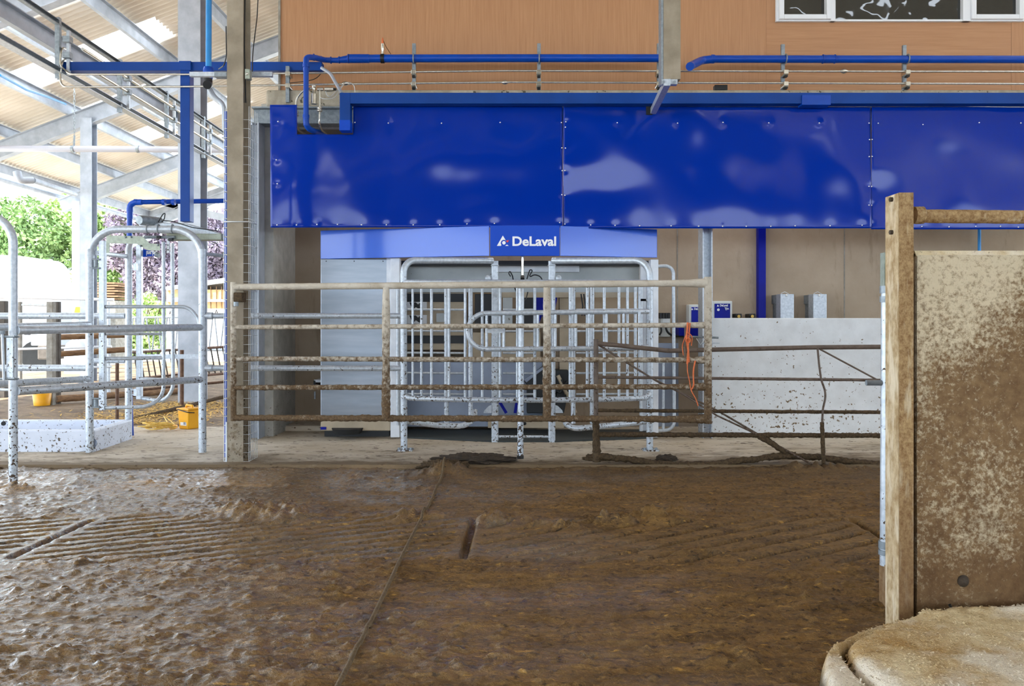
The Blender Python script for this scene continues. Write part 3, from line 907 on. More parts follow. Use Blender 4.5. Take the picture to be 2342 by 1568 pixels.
# wall brackets
ordw = ['leftmost pipe bracket, short and fixed to the concrete slab end', 'tall pipe bracket just right of the pressure fitting', 'tall pipe bracket above the white sign lettering', 'tall pipe bracket half hidden by the hanging post', 'tall pipe bracket below the left window light', 'tall pipe bracket below the wide middle window pane']
for k, px in enumerate((660, 946, 1233, 1508, 1793, 2072)):
    short = k == 0
    t = thing('pipe_bracket', 'galvanised ' + ordw[k], 'bracket', P(px, 212, 8.46), 'galvanised pipe brackets on the cladding')
    zb_, zt_ = ZW(236 if short else 216, 8.46), ZW((154, 97, 97, 97, 99, 101)[k], 8.46)
    x = XW(px, 8.46)
    MB().extr((x, 8.50 if not short else 8.43, zb_), (x, 8.50 if not short else 8.43, zt_), CPROF(.036, .03, .004), up=(0, -1, 0)).build('channel', 'galv_dark', t)
    if not short:
        ring(P(px+(4 if k > 3 else 0), 134.5, dp), (1, 0, 0), RW(20, dp), .007).build('pipe_clamp', 'galv_dark', t)
    for py in (163, 190):
        dxp = 6 if k > 3 else (-2 if k == 0 else 0)
        yy = py + (5 if k == 0 else 1)
        MB().pbox(px-6+dxp, yy-5, px+5+dxp, yy+5, 8.36, 8.47).build('pipe_clip', 'stainless', t, bevel=.004)
        MB().pbox(px-4+dxp, yy+5, px+3+dxp, yy+11, 8.42, 8.47).build('clip_foot', 'black_plastic', t)
# pressure fitting
t = thing('pressure_sensor', 'upright sensor with orange tip clamped on the blue pipe', 'sensor', P(875, 134, dp))
band(P(875, 134, dp), (1, 0, 0), RW(21, dp), .036).build('saddle_clamp', 'black_plastic', t)
MB().tube([P(875, 124, dp), P(875, 116, dp), P(875, 112, dp), P(875, 100, dp)], [.012, .012, .018, .015], 12).build('sensor_body', 'stainless', t)
MB().tube([P(875, 100, dp), P(875, 92, dp), P(875, 86, dp)], [.012, .010, .004], 10).build('cable_gland', 'orange_twine', t)
tube('cable', fillet([P(875, 88, dp), P(881, 104, dp+.1), P(894, 124, dp+.2)], .2), .003, 'black_plastic', t, n=6)

# ------------------------------------------------------------------ milk valve manifold in the cut-out
t = thing('milk_valve', 'stainless milk valve manifold with two bent tubes beside the blue drop pipe', 'valve', P(720, 300, 8.2))
dv = 8.15
tube('milk_tube', [P(716, 201, dv), P(694, 206, dv), P(677, 225, dv), P(677, 285, dv), P(684, 298, 8.3), P(697, 305, 8.6)], RW(5, dv), 'stainless', t, n=12, fr=.12)
tube('milk_tube', [P(732, 200, dv), P(732, 240, dv), P(730, 285, dv), P(736, 298, 8.25), P(748, 307, 8.6)], RW(5, dv), 'stainless', t, n=12, fr=.12)
for px, py in ((677, 260), (731, 250)):
    MB().tube([P(px, py-6, dv), P(px, py-5, dv), P(px, py-1.5, dv), P(px, py, dv), P(px, py+1.5, dv), P(px, py+5, dv), P(px, py+6, dv)], [.012, .026, .026, .014, .026, .026, .012], 14).build('clamp_union', 'stainless', t)
MB().tube([P(718, 194, dv), P(718, 197, dv), P(718, 199, dv), P(718, 213, dv), P(718, 215, dv)], [.012, .024, .016, .016, .024], 14).build('valve_body', 'stainless', t)
MB().tube([P(718, 215, dv), P(718, 238, dv)], RW(14, dv), 16).build('actuator', 'stainless', t)
MB().tube([P(726, 204, dv), P(740, 204, dv)], RW(8, dv), 14).build('cross_tube', 'stainless', t)
MB().tube([P(743, 204, dv), P(763, 204, dv)], RW(11, dv), 16).build('actuator', 'stainless', t)
MB().tube([P(763, 204, dv), P(769, 204, dv)], RW(6, dv), 10).build('actuator_plug', 'black_plastic', t)
tube('air_hose', [P(744, 207, dv), P(748, 219, dv-.03), P(756, 222, dv), P(772, 205, dv+.1), P(786, 192, dv+.15)], .004, 'wire', t, n=6, fr=.1)
tube('air_hose', [P(730, 222, dv), P(742, 227, dv-.03), P(764, 225, dv), P(778, 205, dv+.1), P(790, 186, dv+.15), P(810, 192, dv+.2), P(812, 211, dv+.2)], .004, 'wire', t, n=6, fr=.1)
o = tube('flexible_conduit', [P(735, 155, 8.4), P(756, 168, 8.35), P(768, 190, 8.3), P(782, 213, 8.2)], .016, 'structural', fr=.2, n=12); tag(o, 'grey flexible conduit curving from the trunking end down to the next trunking', 'conduit')
o = tube('signal_cable', [P(660, 190, 8.5), P(700, 186, 8.5), P(724, 180, 8.5), P(738, 163, 8.5)], .004, 'black_plastic', fr=.3, n=6); tag(o, 'thin black cable drooping behind the blue drop pipe', 'cable')

# ------------------------------------------------------------------ hanging post and strut
hp = thing('hanging_post', 'rough mucky square post hanging from the roof in front of the cladding', 'post', P(1535, 180, 7.0))
MB().box(XW(1517, 7.0), XW(1557, 7.0), 7.0, 7.14, ZW(181, 7.0), rz(1.3)-.3).build('post', 'post_muck', hp, bevel=.006)
MB().box(XW(1512, 7.0), XW(1517, 7.0), 7.0, 7.12, ZW(190, 7.0), rz(1.3)-.3).build('steel_channel', 'galv_dark', hp)
MB().box(XW(1513, 7.0), XW(1549, 7.0), 6.99, 7.05, ZW(193, 7.0), ZW(182, 7.0)).build('bolt_plate', 'galv', hp)
for px in (1518, 1543):
    MB().tube([P(px, 187, 6.99), P(px, 187, 6.97)], .012, 6).build('bolt', 'galv_dark', hp)
t_ = MB().extr(P(1526, 188, 6.98), P(1493, 256, 8.13), BPROF(.055, .055)).build('strut', 'galv', hp)
MB().pbox(1478, 242, 1492, 262, 8.085, 8.10).build('strut_hole', 'black_plastic', hp)  # black plate stands for the dark hole where the strut meets the sheet
MB().pbox(1635, 194, 1664, 205.4, 8.47, 8.54).build('cable_gland_box', 'black_plastic').name = 'junction_box'
o = bpy.data.objects['junction_box']; tag(o, 'tiny black junction box on the slab edge right of the hanging post', 'junction box')
# ------------------------------------------------------------------ main I-post with wire mesh
DP = 6.92
t = thing('gate_post', 'tall mucky steel I-post wrapped in wire mesh that carries the big gate', 'post', P(540, 1058, DP))
x0, x1 = XW(519, DP), XW(556, DP)
zt_ = ZW(-80, DP)
xm = (x0+x1)/2
MB().extr((xm, DP+.10, -.02), (xm, DP+.10, rz(xm)-.4), IPROF(x1-x0, .20, .014), up=(0, 1, 0)).build('i_section', 'post_muck', t)
# mesh sleeve: wires around both sides from knee of the trunking to the floor
mb = MB()
ztop = ZW(242, DP)
xl, xr = x0-.03, x1+.045
ya, yb = DP+.012, DP+.235
for x in (xl, xr):
    for y in np.linspace(ya, yb, 6):
        mb.tube([(x, y, -.01), (x, y, ztop)], .0022, 5, cap=False)
for k in range(int((ztop+.01)/.075)):
    z = .02 + k*.075
    mb.tube([(x0+.005, ya-.006, z), (xl, ya, z), (xl, yb, z)], .0022, 5)
    mb.tube([(x1-.005, ya-.006, z), (xr, ya, z), (xr, yb, z)], .0022, 5)
mb.build('wire_mesh', 'wire', t)
for py in (507,):
    z = ZW(py, DP)
    MB().tube([(xl-.004, DP+.02, z+.006), (xl, DP-.006, z), (xr, DP-.006, z), (xr+.004, DP+.2, z+.006)], .006, 6).build('mesh_tie', 'wire', t)
tube('water_hose', [(XW(512, 7.1), 7.18, -.01), (XW(512, 7.1), 7.18, 3.0)], .022, 'blue_plastic', t, n=10)
MB().box(x0-.012, x0+.002, DP-.005, DP+.02, .0, ZW(965, DP)).build('edge_strip', 'white_frame', t)
# thin cables down the upper part
tube('cable', fillet([P(517, 60, DP-.02), P(518, 130, DP-.04), P(512, 150, DP-.03), P(500, 158, 7.1)], .3), .005, 'black_plastic', t, n=6)
tube('cable', [P(556, -60, DP+.06), P(554, 90, DP+.06), P(557, 235, DP+.06)], .008, 'black_plastic', t, n=6)
tube('cable', [P(561, -60, DP+.08), P(559, 110, DP+.08), P(562, 235, DP+.08)], .006, 'black_plastic', t, n=6)
t2 = thing('pipe_support_arm', 'galvanised strut bolted across the tall I-post at the height of the stainless pipes', 'bracket', P(560, 169, DP))
MB().pbox(433, 164, 622, 174, 7.16, 7.20).build('channel', 'galv', t2)
MB().pbox(560, 157, 571, 180, DP-.02, DP+.04).build('clamp_plate', 'galv_olive', t2, bevel=.004)
MB().ball(P(565, 169, DP-.02), .012, 8, 6).build('bolt', 'stainless', t2)
MB().pbox(489, 163, 519, 175, 7.12, 7.2).build('clamp_block', 'galv_dark', t2, bevel=.005)
o = tube('loose_cable', fillet([P(592, -40, 7.8), P(588, 40, 7.8), P(578, 120, 7.7), P(577, 165, 7.5), P(569, 182, 7.1)], .4), .005, 'black_plastic', n=6); tag(o, 'thin dark cable hanging free right of the tall I-post', 'cable')
# pale blue vertical pipe with black elbow
t = thing('water_pipe', 'light blue upright water pipe ending in a dark blue socket and black elbow', 'pipe', P(477, 190, 7.9))
tube('pipe', [P(478, -80, 7.9), P(477, 162, 7.9)], RW(13, 7.9), 'sky_blue_pipe', t, n=18)
MB().tube([P(477, 154, 7.9), P(477, 156, 7.9), P(477, 164, 7.9), P(477, 170, 7.9), P(477, 180, 7.9)], [RW(20, 7.9), RW(22, 7.9), RW(25, 7.9), RW(22, 7.9), RW(18, 7.9)], 20).build('socket', 'blue_plastic', t)
tube('elbow', [P(476, 178, 7.9), P(476, 193, 7.9), P(474, 194, 7.75)], RW(19, 7.9), 'black_plastic', t, fr=.05, n=18)
tube('hose', [P(478, 200, 7.95), P(490, 222, 8.0), P(512, 238, 8.0), P(514, 300, 8.0)], .022, 'structural', t, fr=.15)

# ------------------------------------------------------------------ big field gate
gt = thing('field_gate', 'long five-bar field gate, tan at the top and crusted brown below, hung on the I-post', 'gate', P(533, 960, 6.85), 'field gates')
dl, dr = 6.86, 6.55
for k, (ya, yb, pw) in enumerate(((656, 647, 15), (748, 743, 10.5), (820, 823, 11.5), (886, 884, 12), (955, 958, 14))):
    a, b = P(534, ya, dl), P(1617, yb, dr)
    amp = (.03, .06, .12, .24, .36)[k]
    caked('rail', a, b, RW(pw-(0, 0, .5, 1, 1.5)[k], 6.7), amp, 'gate_muck', gt, seed=k, r_end=RW(pw*1.45, 6.7))
caked('stile', P(534, 645, dl), P(534, 962, dl), RW(13, dl), .08, 'gate_muck', gt, seed=8)
sb = MB().extr(P(1619, 968, dr), P(1619, 633, dr), BPROF(RW(15, dr)*2, .055), up=(0, 1, 0)).build('stile', 'gate_muck', gt, bevel=.004)
for k, px in enumerate((883, 1251)):
    d = dl + (dr-dl)*(px-534)/1083
    pts = []; rs = []
    for i in range(60):
        s = i/59
        py = 657 + s*298
        pts.append(P(px + (3 if i > 20 else 0)*0, py, d-.01)); rs.append(RW(14.5 + 4*min(1, s*3) + 1.5*math.sin(s*9+k), d))
    nz = fbm(np.linspace(0, 26, 60)[:, None] + 0*np.arange(12)[None, :], np.arange(12)[None, :]*1.3 + 9.1*k + 0*np.zeros((60, 1)), 3, 17, .6)
    q = 1 + (.10 + .16*np.linspace(0, 1, 60)[:, None])*nz
    MB().tube(pts, rs, 12, jitter=q.tolist()).build('brace', 'gate_muck', gt)
MB().pbox(533, 668, 555, 690, 6.80, 6.9).build('hinge_block', 'crust', gt, bevel=.01)
MB().tube([P(540, 690, 6.8), P(540, 700, 6.8)], .02, 8).build('hinge_pin', 'galv_dark', gt)
MB().tube([P(1570, 769, dr+.05), P(1643, 772, dr+.05)], RW(5, dr), 10).build('slide_bolt', 'galv_dark', gt)
MB().pbox(1610, 783, 1646, 786, dr, dr+.04).build('bolt_plate', 'galv', gt)
tube('bolt_handle', [P(1567, 748, dr-.02), P(1567, 815, dr-.02)], RW(4, dr), 'old_pipe', gt, n=8)
tube('bolt_spring', [P(1593, 774, dr), P(1602, 788, dr), P(1611, 776, dr)], .003, 'wire', gt, n=6)
t = thing('baler_twine', 'orange baler twine knotted round the gate rails near the latch end', 'twine', P(1575, 830, 6.54))
tube('strand', [P(1573, 737, 6.53), P(1570, 775, 6.52), P(1574, 800, 6.53), P(1572, 832, 6.53)], .008, 'orange_twine', t, n=8, fr=.1)
tube('strand', [P(1578, 738, 6.53), P(1574, 790, 6.515), P(1576, 828, 6.53)], .006, 'orange_twine', t, n=8, fr=.1)
tube('strand', [P(1572, 758, 6.52), P(1560, 790, 6.53), P(1563, 812, 6.53)], .004, 'orange_twine', t, n=6, fr=.1)
tube('strand', [P(1572, 760, 6.51), P(1584, 768, 6.52), P(1581, 790, 6.53)], .004, 'orange_twine', t, n=6, fr=.05)
tube('loose_end', [P(1572, 830, 6.53), P(1572, 850, 6.5), P(1578, 875, 6.5), P(1580, 892, 6.5), P(1592, 912, 6.5), P(1597, 928, 6.5)], .004, 'orange_twine', t, n=6, fr=.2)
tube('loose_end', [P(1590, 825, 6.53), P(1585, 850, 6.5), P(1587, 880, 6.5), P(1582, 890, 6.5)], .006, 'orange_twine', t, n=6, fr=.2)
ring(P(1574, 778, 6.5), (0, 1, .2), .018, .005, 14, 6).build('knot', 'orange_twine', t)

# ------------------------------------------------------------------ bent dark gate behind it
g2 = thing('field_gate', 'bent dark rusty gate standing in the muck in front of the white half wall', 'gate', P(1362, 1058, 6.80), 'field gates')
d2 = 6.80
caked('stile', P(1363, 775, d2), P(1363, 965, d2), RW(11, d2), .04, 'old_pipe', g2, seed=21)
caked('stile_foot', P(1363, 950, d2), P(1364, 1056, d2), RW(14, d2), .45, 'crust', g2, seed=22)
tube('top_rail', [P(1367, 785, d2), P(1420, 790, d2), P(1530, 802, d2), P(1640, 799, d2), P(1860, 794, d2), P(2120, 792, d2)], RW(10.5, d2), 'old_pipe', g2, fr=.6, n=14)
caked('rail', P(1367, 862, d2), P(2120, 870, d2), RW(6.5, d2), .12, 'old_pipe', g2, seed=23)
caked('rail', P(1367, 938, d2), P(2120, 943, d2), RW(7.5, d2), .22, 'crust', g2, seed=24)
caked('rail', P(1367, 993, d2), P(2120, 996, d2), RW(9.5, d2), .42, 'crust', g2, seed=25)
caked('bottom_rail', None, None, RW(12, d2), .55, 'crust', g2, seed=26, pts=[P(1366, 1043, d2), P(1440, 1050, d2), P(1510, 1061, d2), P(1620, 1062, d2), P(1720, 1050, d2), P(1790, 1042, d2), P(1870, 1045, d2), P(1950, 1056, d2), P(2120, 1070, d2)])
tube('diagonal_brace', [P(1368, 788, d2+.02), P(1500, 870, d2+.02), P(1640, 938, d2+.02), P(1760, 1008, d2+.02), P(1880, 1074, d2-.1)], RW(4.5, d2), 'old_pipe', g2, n=8)
tube('diagonal_brace', [P(1480, 858, d2-.02), P(1560, 900, d2-.02), P(1640, 950, d2-.02), P(1730, 992, d2-.02)], RW(4, d2), 'old_pipe', g2, n=8)
caked('brace_muck', P(1735, 995, d2), P(1810, 1042, d2), RW(11, d2), .5, 'crust', g2, seed=27)
tube('upright_brace', [P(1870, 797, d2-.03), P(1873, 830, d2-.03), P(1878, 868, d2-.03), P(1890, 900, d2-.03), P(1882, 935, d2-.03), P(1880, 970, d2-.03)], RW(5, d2), 'old_pipe', g2, n=8, fr=.25)
caked('upright_muck', P(1880, 965, d2-.03), P(1884, 1072, d2-.06), RW(8, d2), .35, 'crust', g2, seed=28)
tube('diagonal_brace', [P(1873, 797, d2), P(2006, 868, d2)], RW(4, d2), 'old_pipe', g2, n=8)

# ------------------------------------------------------------------ selection race on the left
n1 = thing('hoop_post', 'muck splashed galvanised hoop standing in the alley, nearest on the far left', 'hoop', G(30, 1115))
dn = GD(1115)
tube('hoop', [P(30, 1120, dn), P(30, 492, dn), P(-200, 492, dn)], RW(19, dn), 'galv_low', n1, fr=.20, fn=12, n=18)
MB().pbox(14, 768, 30, 865, dn-.05, dn-.035).build('hinge_plate', 'galv_splat', n1, bevel=.003)
tube('hinge_rod', [P(5, 762, dn-.06), P(9, 868, dn-.06)], RW(6, dn), 'galv', n1, n=10)
for py in (770, 866):
    ring(P(30, py, dn), (0, 0, 1), RW(22, dn), .006).build('u_bolt', 'galv_dark', n1)
    MB().tube([P(-4, py, dn-.05), P(34, py-1, dn-.05)], .008, 8).build('clamp_bar', 'galv_dark', n1)
MB().tube([P(4, 756, dn-.06), P(4, 764, dn-.06)], .022, 8).build('lock_nut', 'galv_dark', n1)
h2 = thing('hoop_post', 'large inverted U galvanised hoop carrying the selection gate, left of the I-post', 'hoop', G(205, 1033, SLAB))
dh = GD(1034, SLAB)
tube('hoop', [P(205, 1034, dh), P(205, 524, dh), P(463, 524, dh), P(463, 1036, dh)], RW(17, dh), 'galv_splat', h2, fr=.26, fn=12, n=18)
for px in (205, 463):
    band(P(px, 580, dh), (0, 0, 1), RW(19.5, dh), .08).build('sleeve', 'galv', h2)
for px in (338, 363, 395):
    ring(P(px, 523, dh), (1, 0, 0), RW(19, dh), .006).build('u_bolt', 'galv_dark', h2)
band(P(463, 1008, dh), (0, 0, 1), RW(18, dh), .03).build('sleeve', 'galv', h2)
R1 = RW(17, 6.8)
def rail(a, b, r, parent=h2, name='rail', mat='galv_splat'):
    return tube(name, [a, b], r, mat, parent, n=16)
rail(P(40, 755, dn), P(463, 748, dh), R1)
band(P(62, 755, dn+.1), (1, .8, 0), R1*1.12, .04).build('sleeve', 'galv', h2)
rail(P(40, 894, dn), P(463, 867, dh), R1, mat='galv_low')
rail(P(-60, 750, dn-.1), P(205, 742, dh), R1*.95)
rail(P(-60, 881, dn+.2), P(205, 866, dh), R1*.95)
band(P(188, 868, dh-.1), (1, 0, 0), R1*1.15, .05).build('sleeve', 'galv', h2)
rail(P(-120, 722, dh+.05), P(205, 722, dh+.05), RW(15, dh))
rail(P(-120, 841, dh+.05), P(205, 841, dh+.05), RW(15, dh))
rail(P(463, 722, dh), P(920, 722, 7.55), RW(13, dh))
rail(P(463, 841, dh), P(920, 842, 7.55), RW(13, dh))
for py in (722, 841):
    band(P(480, py, dh), (1, 0, 0), RW(16, dh), .05).build('sleeve', 'galv', h2)
rail(P(466, 580, dh), P(540, 588, dh+.6), RW(9, dh))
# inner (far) hoop
h3 = thing('hoop_post', 'second galvanised hoop behind the selection gate, next to the foot bath end', 'hoop', G(293, 1003, SLAB))
d3 = GD(1003, SLAB)
tube('hoop', [P(294, 1004, d3), P(294, 562, d3), P(340, 545, d3+1.2)], RW(15, d3), 'galv_splat', h3, fr=.12, fn=8, n=16)
MB().extr(P(319, 912, d3+.05), P(319, 560, d3+.05), BPROF(RW(12, d3)*2, .05), up=(0, 1, 0)).build('square_post', 'galv', h3, bevel=.004)
rail(P(212, 722, d3), P(287, 722, d3), RW(13, d3), h3)
rail(P(212, 825, d3), P(287, 824, d3), RW(12, d3), h3)
rail(P(222, 578, dh+.02), P(290, 586, d3), RW(10, d3), h3)
for py in (603, 617, 891, 902):
    MB().tube([P(300, py, d3-.05), P(311, py, d3-.05)], .006, 6).build('hinge_bolt', 'galv', h3)
MB().pbox(305, 602, 312, 618, d3-.06, d3-.03).build('hinge_strap', 'galv', h3)
MB().pbox(305, 889, 312, 905, d3-.06, d3-.03).build('hinge_strap', 'galv', h3)
# swing gate hung on hoop 2
sg = thing('selection_gate', 'galvanised one-way swing gate with a curved lower corner hung inside the large hoop', 'gate', P(235, 938, dh))
dg_ = dh + .02
MB().extr(P(235, 937, dg_), P(235, 551, dg_), BPROF(RW(13, dg_)*2, .05), up=(0, 1, 0)).build('square_post', 'galv_splat', sg, bevel=.004)
rg = RW(8.5, dg_)
tube('curved_tube', [P(241, 932, dg_), P(340, 930, dg_+.05), P(374, 905, dg_+.2), P(374, 553, dg_+.2)], rg, 'galv_splat', sg, fr=.22, fn=9)
tube('curved_tube', [P(325, 910, d3+.05), P(375, 918, d3), P(396, 890, d3), P(394, 556, d3)], RW(8.5, d3), 'galv_splat', sg, fr=.2, fn=9)
tube('curved_tube', [P(242, 701, dg_), P(432, 701, dg_+.2), P(455, 730, dg_+.2), P(457, 752, dg_+.2)], rg, 'galv', sg, fr=.14, fn=8)
rail(P(242, 820, dg_), P(372, 818, dg_+.2), RW(9, dg_), sg)
rail(P(242, 763, dg_), P(372, 763, dg_+.2), RW(7, dg_), sg)
MB().pbox(318, 810, 455, 820, d3, d3+.04).build('flat_rail', 'galv', sg)
rail(P(318, 866, d3), P(455, 872, d3), RW(9, d3), sg)
for py in (603, 921):
    MB().tube([P(219, py-8, dg_-.02), P(219, py+8, dg_-.02)], .020, 12).build('hinge_barrel', 'galv_dark', sg)
    for q in (-10, 10):
        MB().tube([P(210, py+q, dg_-.03), P(229, py+q, dg_-.03)], .008, 8).build('hinge_bolt', 'galv_dark', sg)
mb = MB()
pl = [P(x, y, dg_-.04) for x, y in ((243, 578), (243, 541), (248, 538), (325, 540), (342, 556), (366, 558), (366, 573), (338, 572), (312, 557), (250, 556), (250, 578))]
mb.prism(pl, (0, .008, 0)).build('bent_plate', 'galv_olive', sg)
for x, y in ((287, 542), (300, 542), (322, 562), (361, 560)):
    MB().ball(P(x, y, dg_-.045), .010, 8, 6).build('bolt', 'galv_dark', sg)
# pneumatic drive
dv2 = dh + .25
ac = thing('gate_actuator', 'grey pneumatic cylinder and beam lying across the top of the large hoop', 'actuator', P(420, 540, dv2))
MB().tube([P(318, 503, dv2-.15), P(322, 503, dv2-.13), P(365, 508, dv2+.1)], [.04, .045, .045], 16).build('cylinder', 'galv_dark', ac)
MB().prism([P(x, y, dv2) for x, y in ((348, 512), (372, 508), (425, 510), (510, 534), (510, 548), (470, 546), (440, 535), (360, 532))], (0, .12, 0)).build('hood', 'galv', ac, bevel=.01)
MB().pbox(380, 534, 506, 548, dv2-.03, dv2+.1).build('beam', 'galv_olive', ac, bevel=.006)
MB().tube([P(330, 542, dv2-.05), P(400, 542, dv2-.05)], RW(7, dv2), 12).build('piston_rod', 'galv_dark', ac)
tube('air_hose', [P(362, 508, dv2), P(372, 490, dv2), P(378, 486, dv2), P(376, 500, dv2), P(370, 508, dv2)], .005, 'black_plastic', ac, n=6, fr=.05)
tube('air_hose', [P(372, 504, dv2), P(395, 506, dv2), P(440, 520, dv2), P(498, 528, dv2)], .005, 'black_plastic', ac, n=6, fr=.1)
MB().pbox(381, 545, 387, 578, dv2-.05, dv2-.04).build('hole_strap', 'white_frame', ac)
for py in (548, 560, 571):
    MB().ball(P(384, py, dv2-.05), .006, 8, 4).build('strap_hole', 'black_plastic', ac)
for x, y in ((362, 542), (389, 548)):
    MB().pbox(x-4, y-3, x+4, y+3, dv2-.08, dv2-.04).build('end_fitting', 'black_plastic', ac)
# small blue sign, upside down
sn = thing('sign', 'small blue name plate with white lettering, seen between the hoops of the selection gate', 'sign', P(343, 578, d3+.1))
MB().prism([P(x, y, d3+.1) for x, y in ((322, 569), (352, 574), (352, 585), (322, 588))], (0, .01, 0)).build('plate', 'sign_blue', sn)
text('lettering', 'DeLaval', XW(325, d3), XW(350, d3), ZW(584.5, d3+.1), ZW(573.5, d3+.1), d3+.098, 'letter_white', sn, flip=True, bold=.02)
MB().tube([P(356, 581, d3+.06), P(364, 584, d3+.06)], .028, 10).build('swivel', 'galv_dark', sn)

# ------------------------------------------------------------------ foot bath
fb = thing('foot_bath', 'long pale plastic foot bath trough splashed with muck, under the left hoops', 'trough', G(100, 1033, SLAB))
dF, dB = GD(1033, SLAB), GD(1003, SLAB)
xr_, xb_ = XW(216, dF), XW(303, dB)
zt_ = .215
mb = MB()
fr_ = [(-5.6, dF), (xr_, dF), (xb_, dB), (-5.6, dB)]
ti = .07
inn = [(-5.5, dF+ti), (xr_-ti*.9, dF+ti), (xb_-ti, dB-ti), (-5.5, dB-ti)]
vs = [(x, y, SLAB-.01) for x, y in fr_] + [(x, y, zt_) for x, y in fr_] + [(x, y, zt_) for x, y in inn] + [(x, y, .08) for x, y in inn]
fs = [(0, 1, 5, 4), (1, 2, 6, 5), (2, 3, 7, 6), (3, 0, 4, 7), (0, 3, 2, 1)]
for k in range(4):
    fs.append((4+k, 4+(k+1) % 4, 8+(k+1) % 4, 8+k)); fs.append((8+k, 8+(k+1) % 4, 12+(k+1) % 4, 12+k))
fs.append((12, 13, 14, 15))
mb.add(vs, fs).build('trough', 'bath_plastic', fb, bevel=.012)
MB().tube([(xr_-.02, dF-.004, .10), (xr_-.02, dF+.002, .10)], .045, 20).build('drain_plug', 'bluegrey_plate', fb)
MB().tube([P(8, 968, dF-.004), P(8, 968, dF+.01)], .02, 16).build('drain_plug', 'decal_black', fb)
# blue pipe next to hoop 3
t = thing('water_pipe', 'blue pipe rising beside the second hoop and elbowing right towards the trunking', 'pipe', G(297, 1003, SLAB))
dq = d3 + .25
tube('pipe', [P(300, 1000, dq), P(292, 780, dq), P(297, 480, dq)], RW(12, dq), 'blue_plastic', t, n=16)
tube('elbow', [P(297, 500, dq), P(297, 463, dq), P(325, 462, dq)], RW(13.5, dq), 'blue_plastic', t, n=16, fr=.10)
tube('pipe', [P(318, 462, dq), P(520, 459, dq+.3)], RW(11, dq), 'blue_plastic', t, n=16)
for px in (311, 375, 397):
    band(P(px, 462, dq), (1, 0, 0), RW(14, dq), .03).build('pipe_collar', 'blue_plastic', t)
band(P(297, 480, dq), (0, 0, 1), RW(15, dq), .04).build('pipe_collar', 'blue_plastic', t)
# white soil pipe on chains
t = thing('drain_pipe', 'long white plastic pipe slung level on a chain under the roof at the left', 'pipe', P(250, 341, 16.2))
tube('pipe', [P(-150, 339, 16.2), P(300, 341, 16.2), P(560, 343, 16.2)], RW(14, 16.2), 'white_pipe', t, n=18)
for px in (167, 316):
    band(P(px, 341, 16.2), (1, 0, 0), RW(16.5, 16.2), .05).build('hanger_clip', 'galv_dark', t)
tube('hanger_rod', [P(169, 333, 16.2), P(170, 310, 16.2)], .02, 'galv_dark', t, n=8)
mb = MB()
zc, ztop = ZW(310, 16.2), ZW(206, 16.2)
k = 0
while zc < ztop:
    e = [(XW(170, 16.2) + (math.cos(a)*.018 if k % 2 else 0), 16.2 + (0 if k % 2 else math.cos(a)*.018), zc + .035 + math.sin(a)*.045) for a in np.linspace(0, 2*math.pi, 9)]
    mb.tube(e, .005, 5, cap=False)
    zc += .07; k += 1
mb.build('chain', 'galv_dark', t)

# ------------------------------------------------------------------ hung service rack running into the barn
sr = thing('service_rack', 'hung galvanised rails on drop hangers running back into the barn above the trunking', 'rack', (-4.6, 9, 3.7))
xr0 = -4.6
MB().extr((xr0, 3.2, H+3.07), (xr0, 26, H+3.07), CPROF(.05, .05, .006)).build('top_rail', 'galv_dark', sr)
mb = MB().extr((xr0, 3.0, H+2.58), (xr0, 27, H+2.58), CPROF(.10, .055, .006)).build('cable_tray', 'galv', sr)
for k in range(9):
    y = 8.42 + 1.32*k
    MB().extr((xr0, y, H+2.5), (xr0, y, H+3.12), CPROF(.045, .045, .005), up=(0, 1, 0)).build('hanger', 'galv_dark', sr)
    MB().extr((xr0+.09, y+.03, H+2.55), (xr0+.09, y+.03, H+3.0), BPROF(.03, .03), up=(0, 1, 0)).build('hanger', 'galv', sr)
    for zz in (2.90, 2.74):
        MB().box(xr0+.06, xr0+.13, y-.03, y+.04, H+zz-.03, H+zz+.03).build('pipe_clip', 'galv_dark', sr)
for zz in (2.90, 2.74):
    tube('milk_pipe', [(xr0+.1, 8.7, H+zz), (xr0+.1, 26, H+zz)], .017, 'stainless', sr, n=10)
o = MB().extr((-5.0, 4.0, H+3.10), (-5.0, 27, H+3.10), CPROF(.07, .2, .01)).build('runner_beam', 'structural'); struct(o, 'broad pale steel runner beside the hung rack')
o = tube('air_hose', [P(0, 172, 12.5), P(60, 205, 13.5), P(110, 222, 14.5), P(150, 238, 15.5)], .02, 'sky_blue_pipe', n=8, fr=.5); tag(o, 'light blue hose looped along a roof purlin at the upper left', 'hose')

# ------------------------------------------------------------------ milking robot
dc = 8.0
rb = thing('milking_robot', 'stainless milking robot with a blue header bearing white lettering, behind the gates', 'milking robot', P(1200, 1000, 8.2))
def hpanel(pts, name, mat='header_blue'):
    return MB().prism(pts, (0, .02, 0)).build(name, mat, rb, bevel=.004)
dE = 8.42
hpanel([P(733, 592, dE), P(1119, 585, dc+.01), P(1119, 516, dc+.01), P(733, 527, dE)], 'header_wing')
sp = hpanel([P(1121, 585, dc), P(1280, 585, dc), P(1280, 515, dc), P(1121, 515, dc)], 'sign_panel', 'sign_blue')
hpanel([P(1281, 585, dc+.01), P(1503, 589, dE), P(1503, 524, dE), P(1281, 516, dc+.01)], 'header_wing')
text('lettering', 'DeLaval', XW(1172, dc), XW(1272, dc), ZW(562.5, dc), ZW(540.5, dc), dc-.001, 'letter_white', sp, bold=.028)
yl = dc-.004
def flat(poly, name, mat):
    return MB().prism([Vector((XW(x, dc), yl, ZW(y, dc))) for x, y in poly], (0, .004, 0)).build(name, mat, sp)
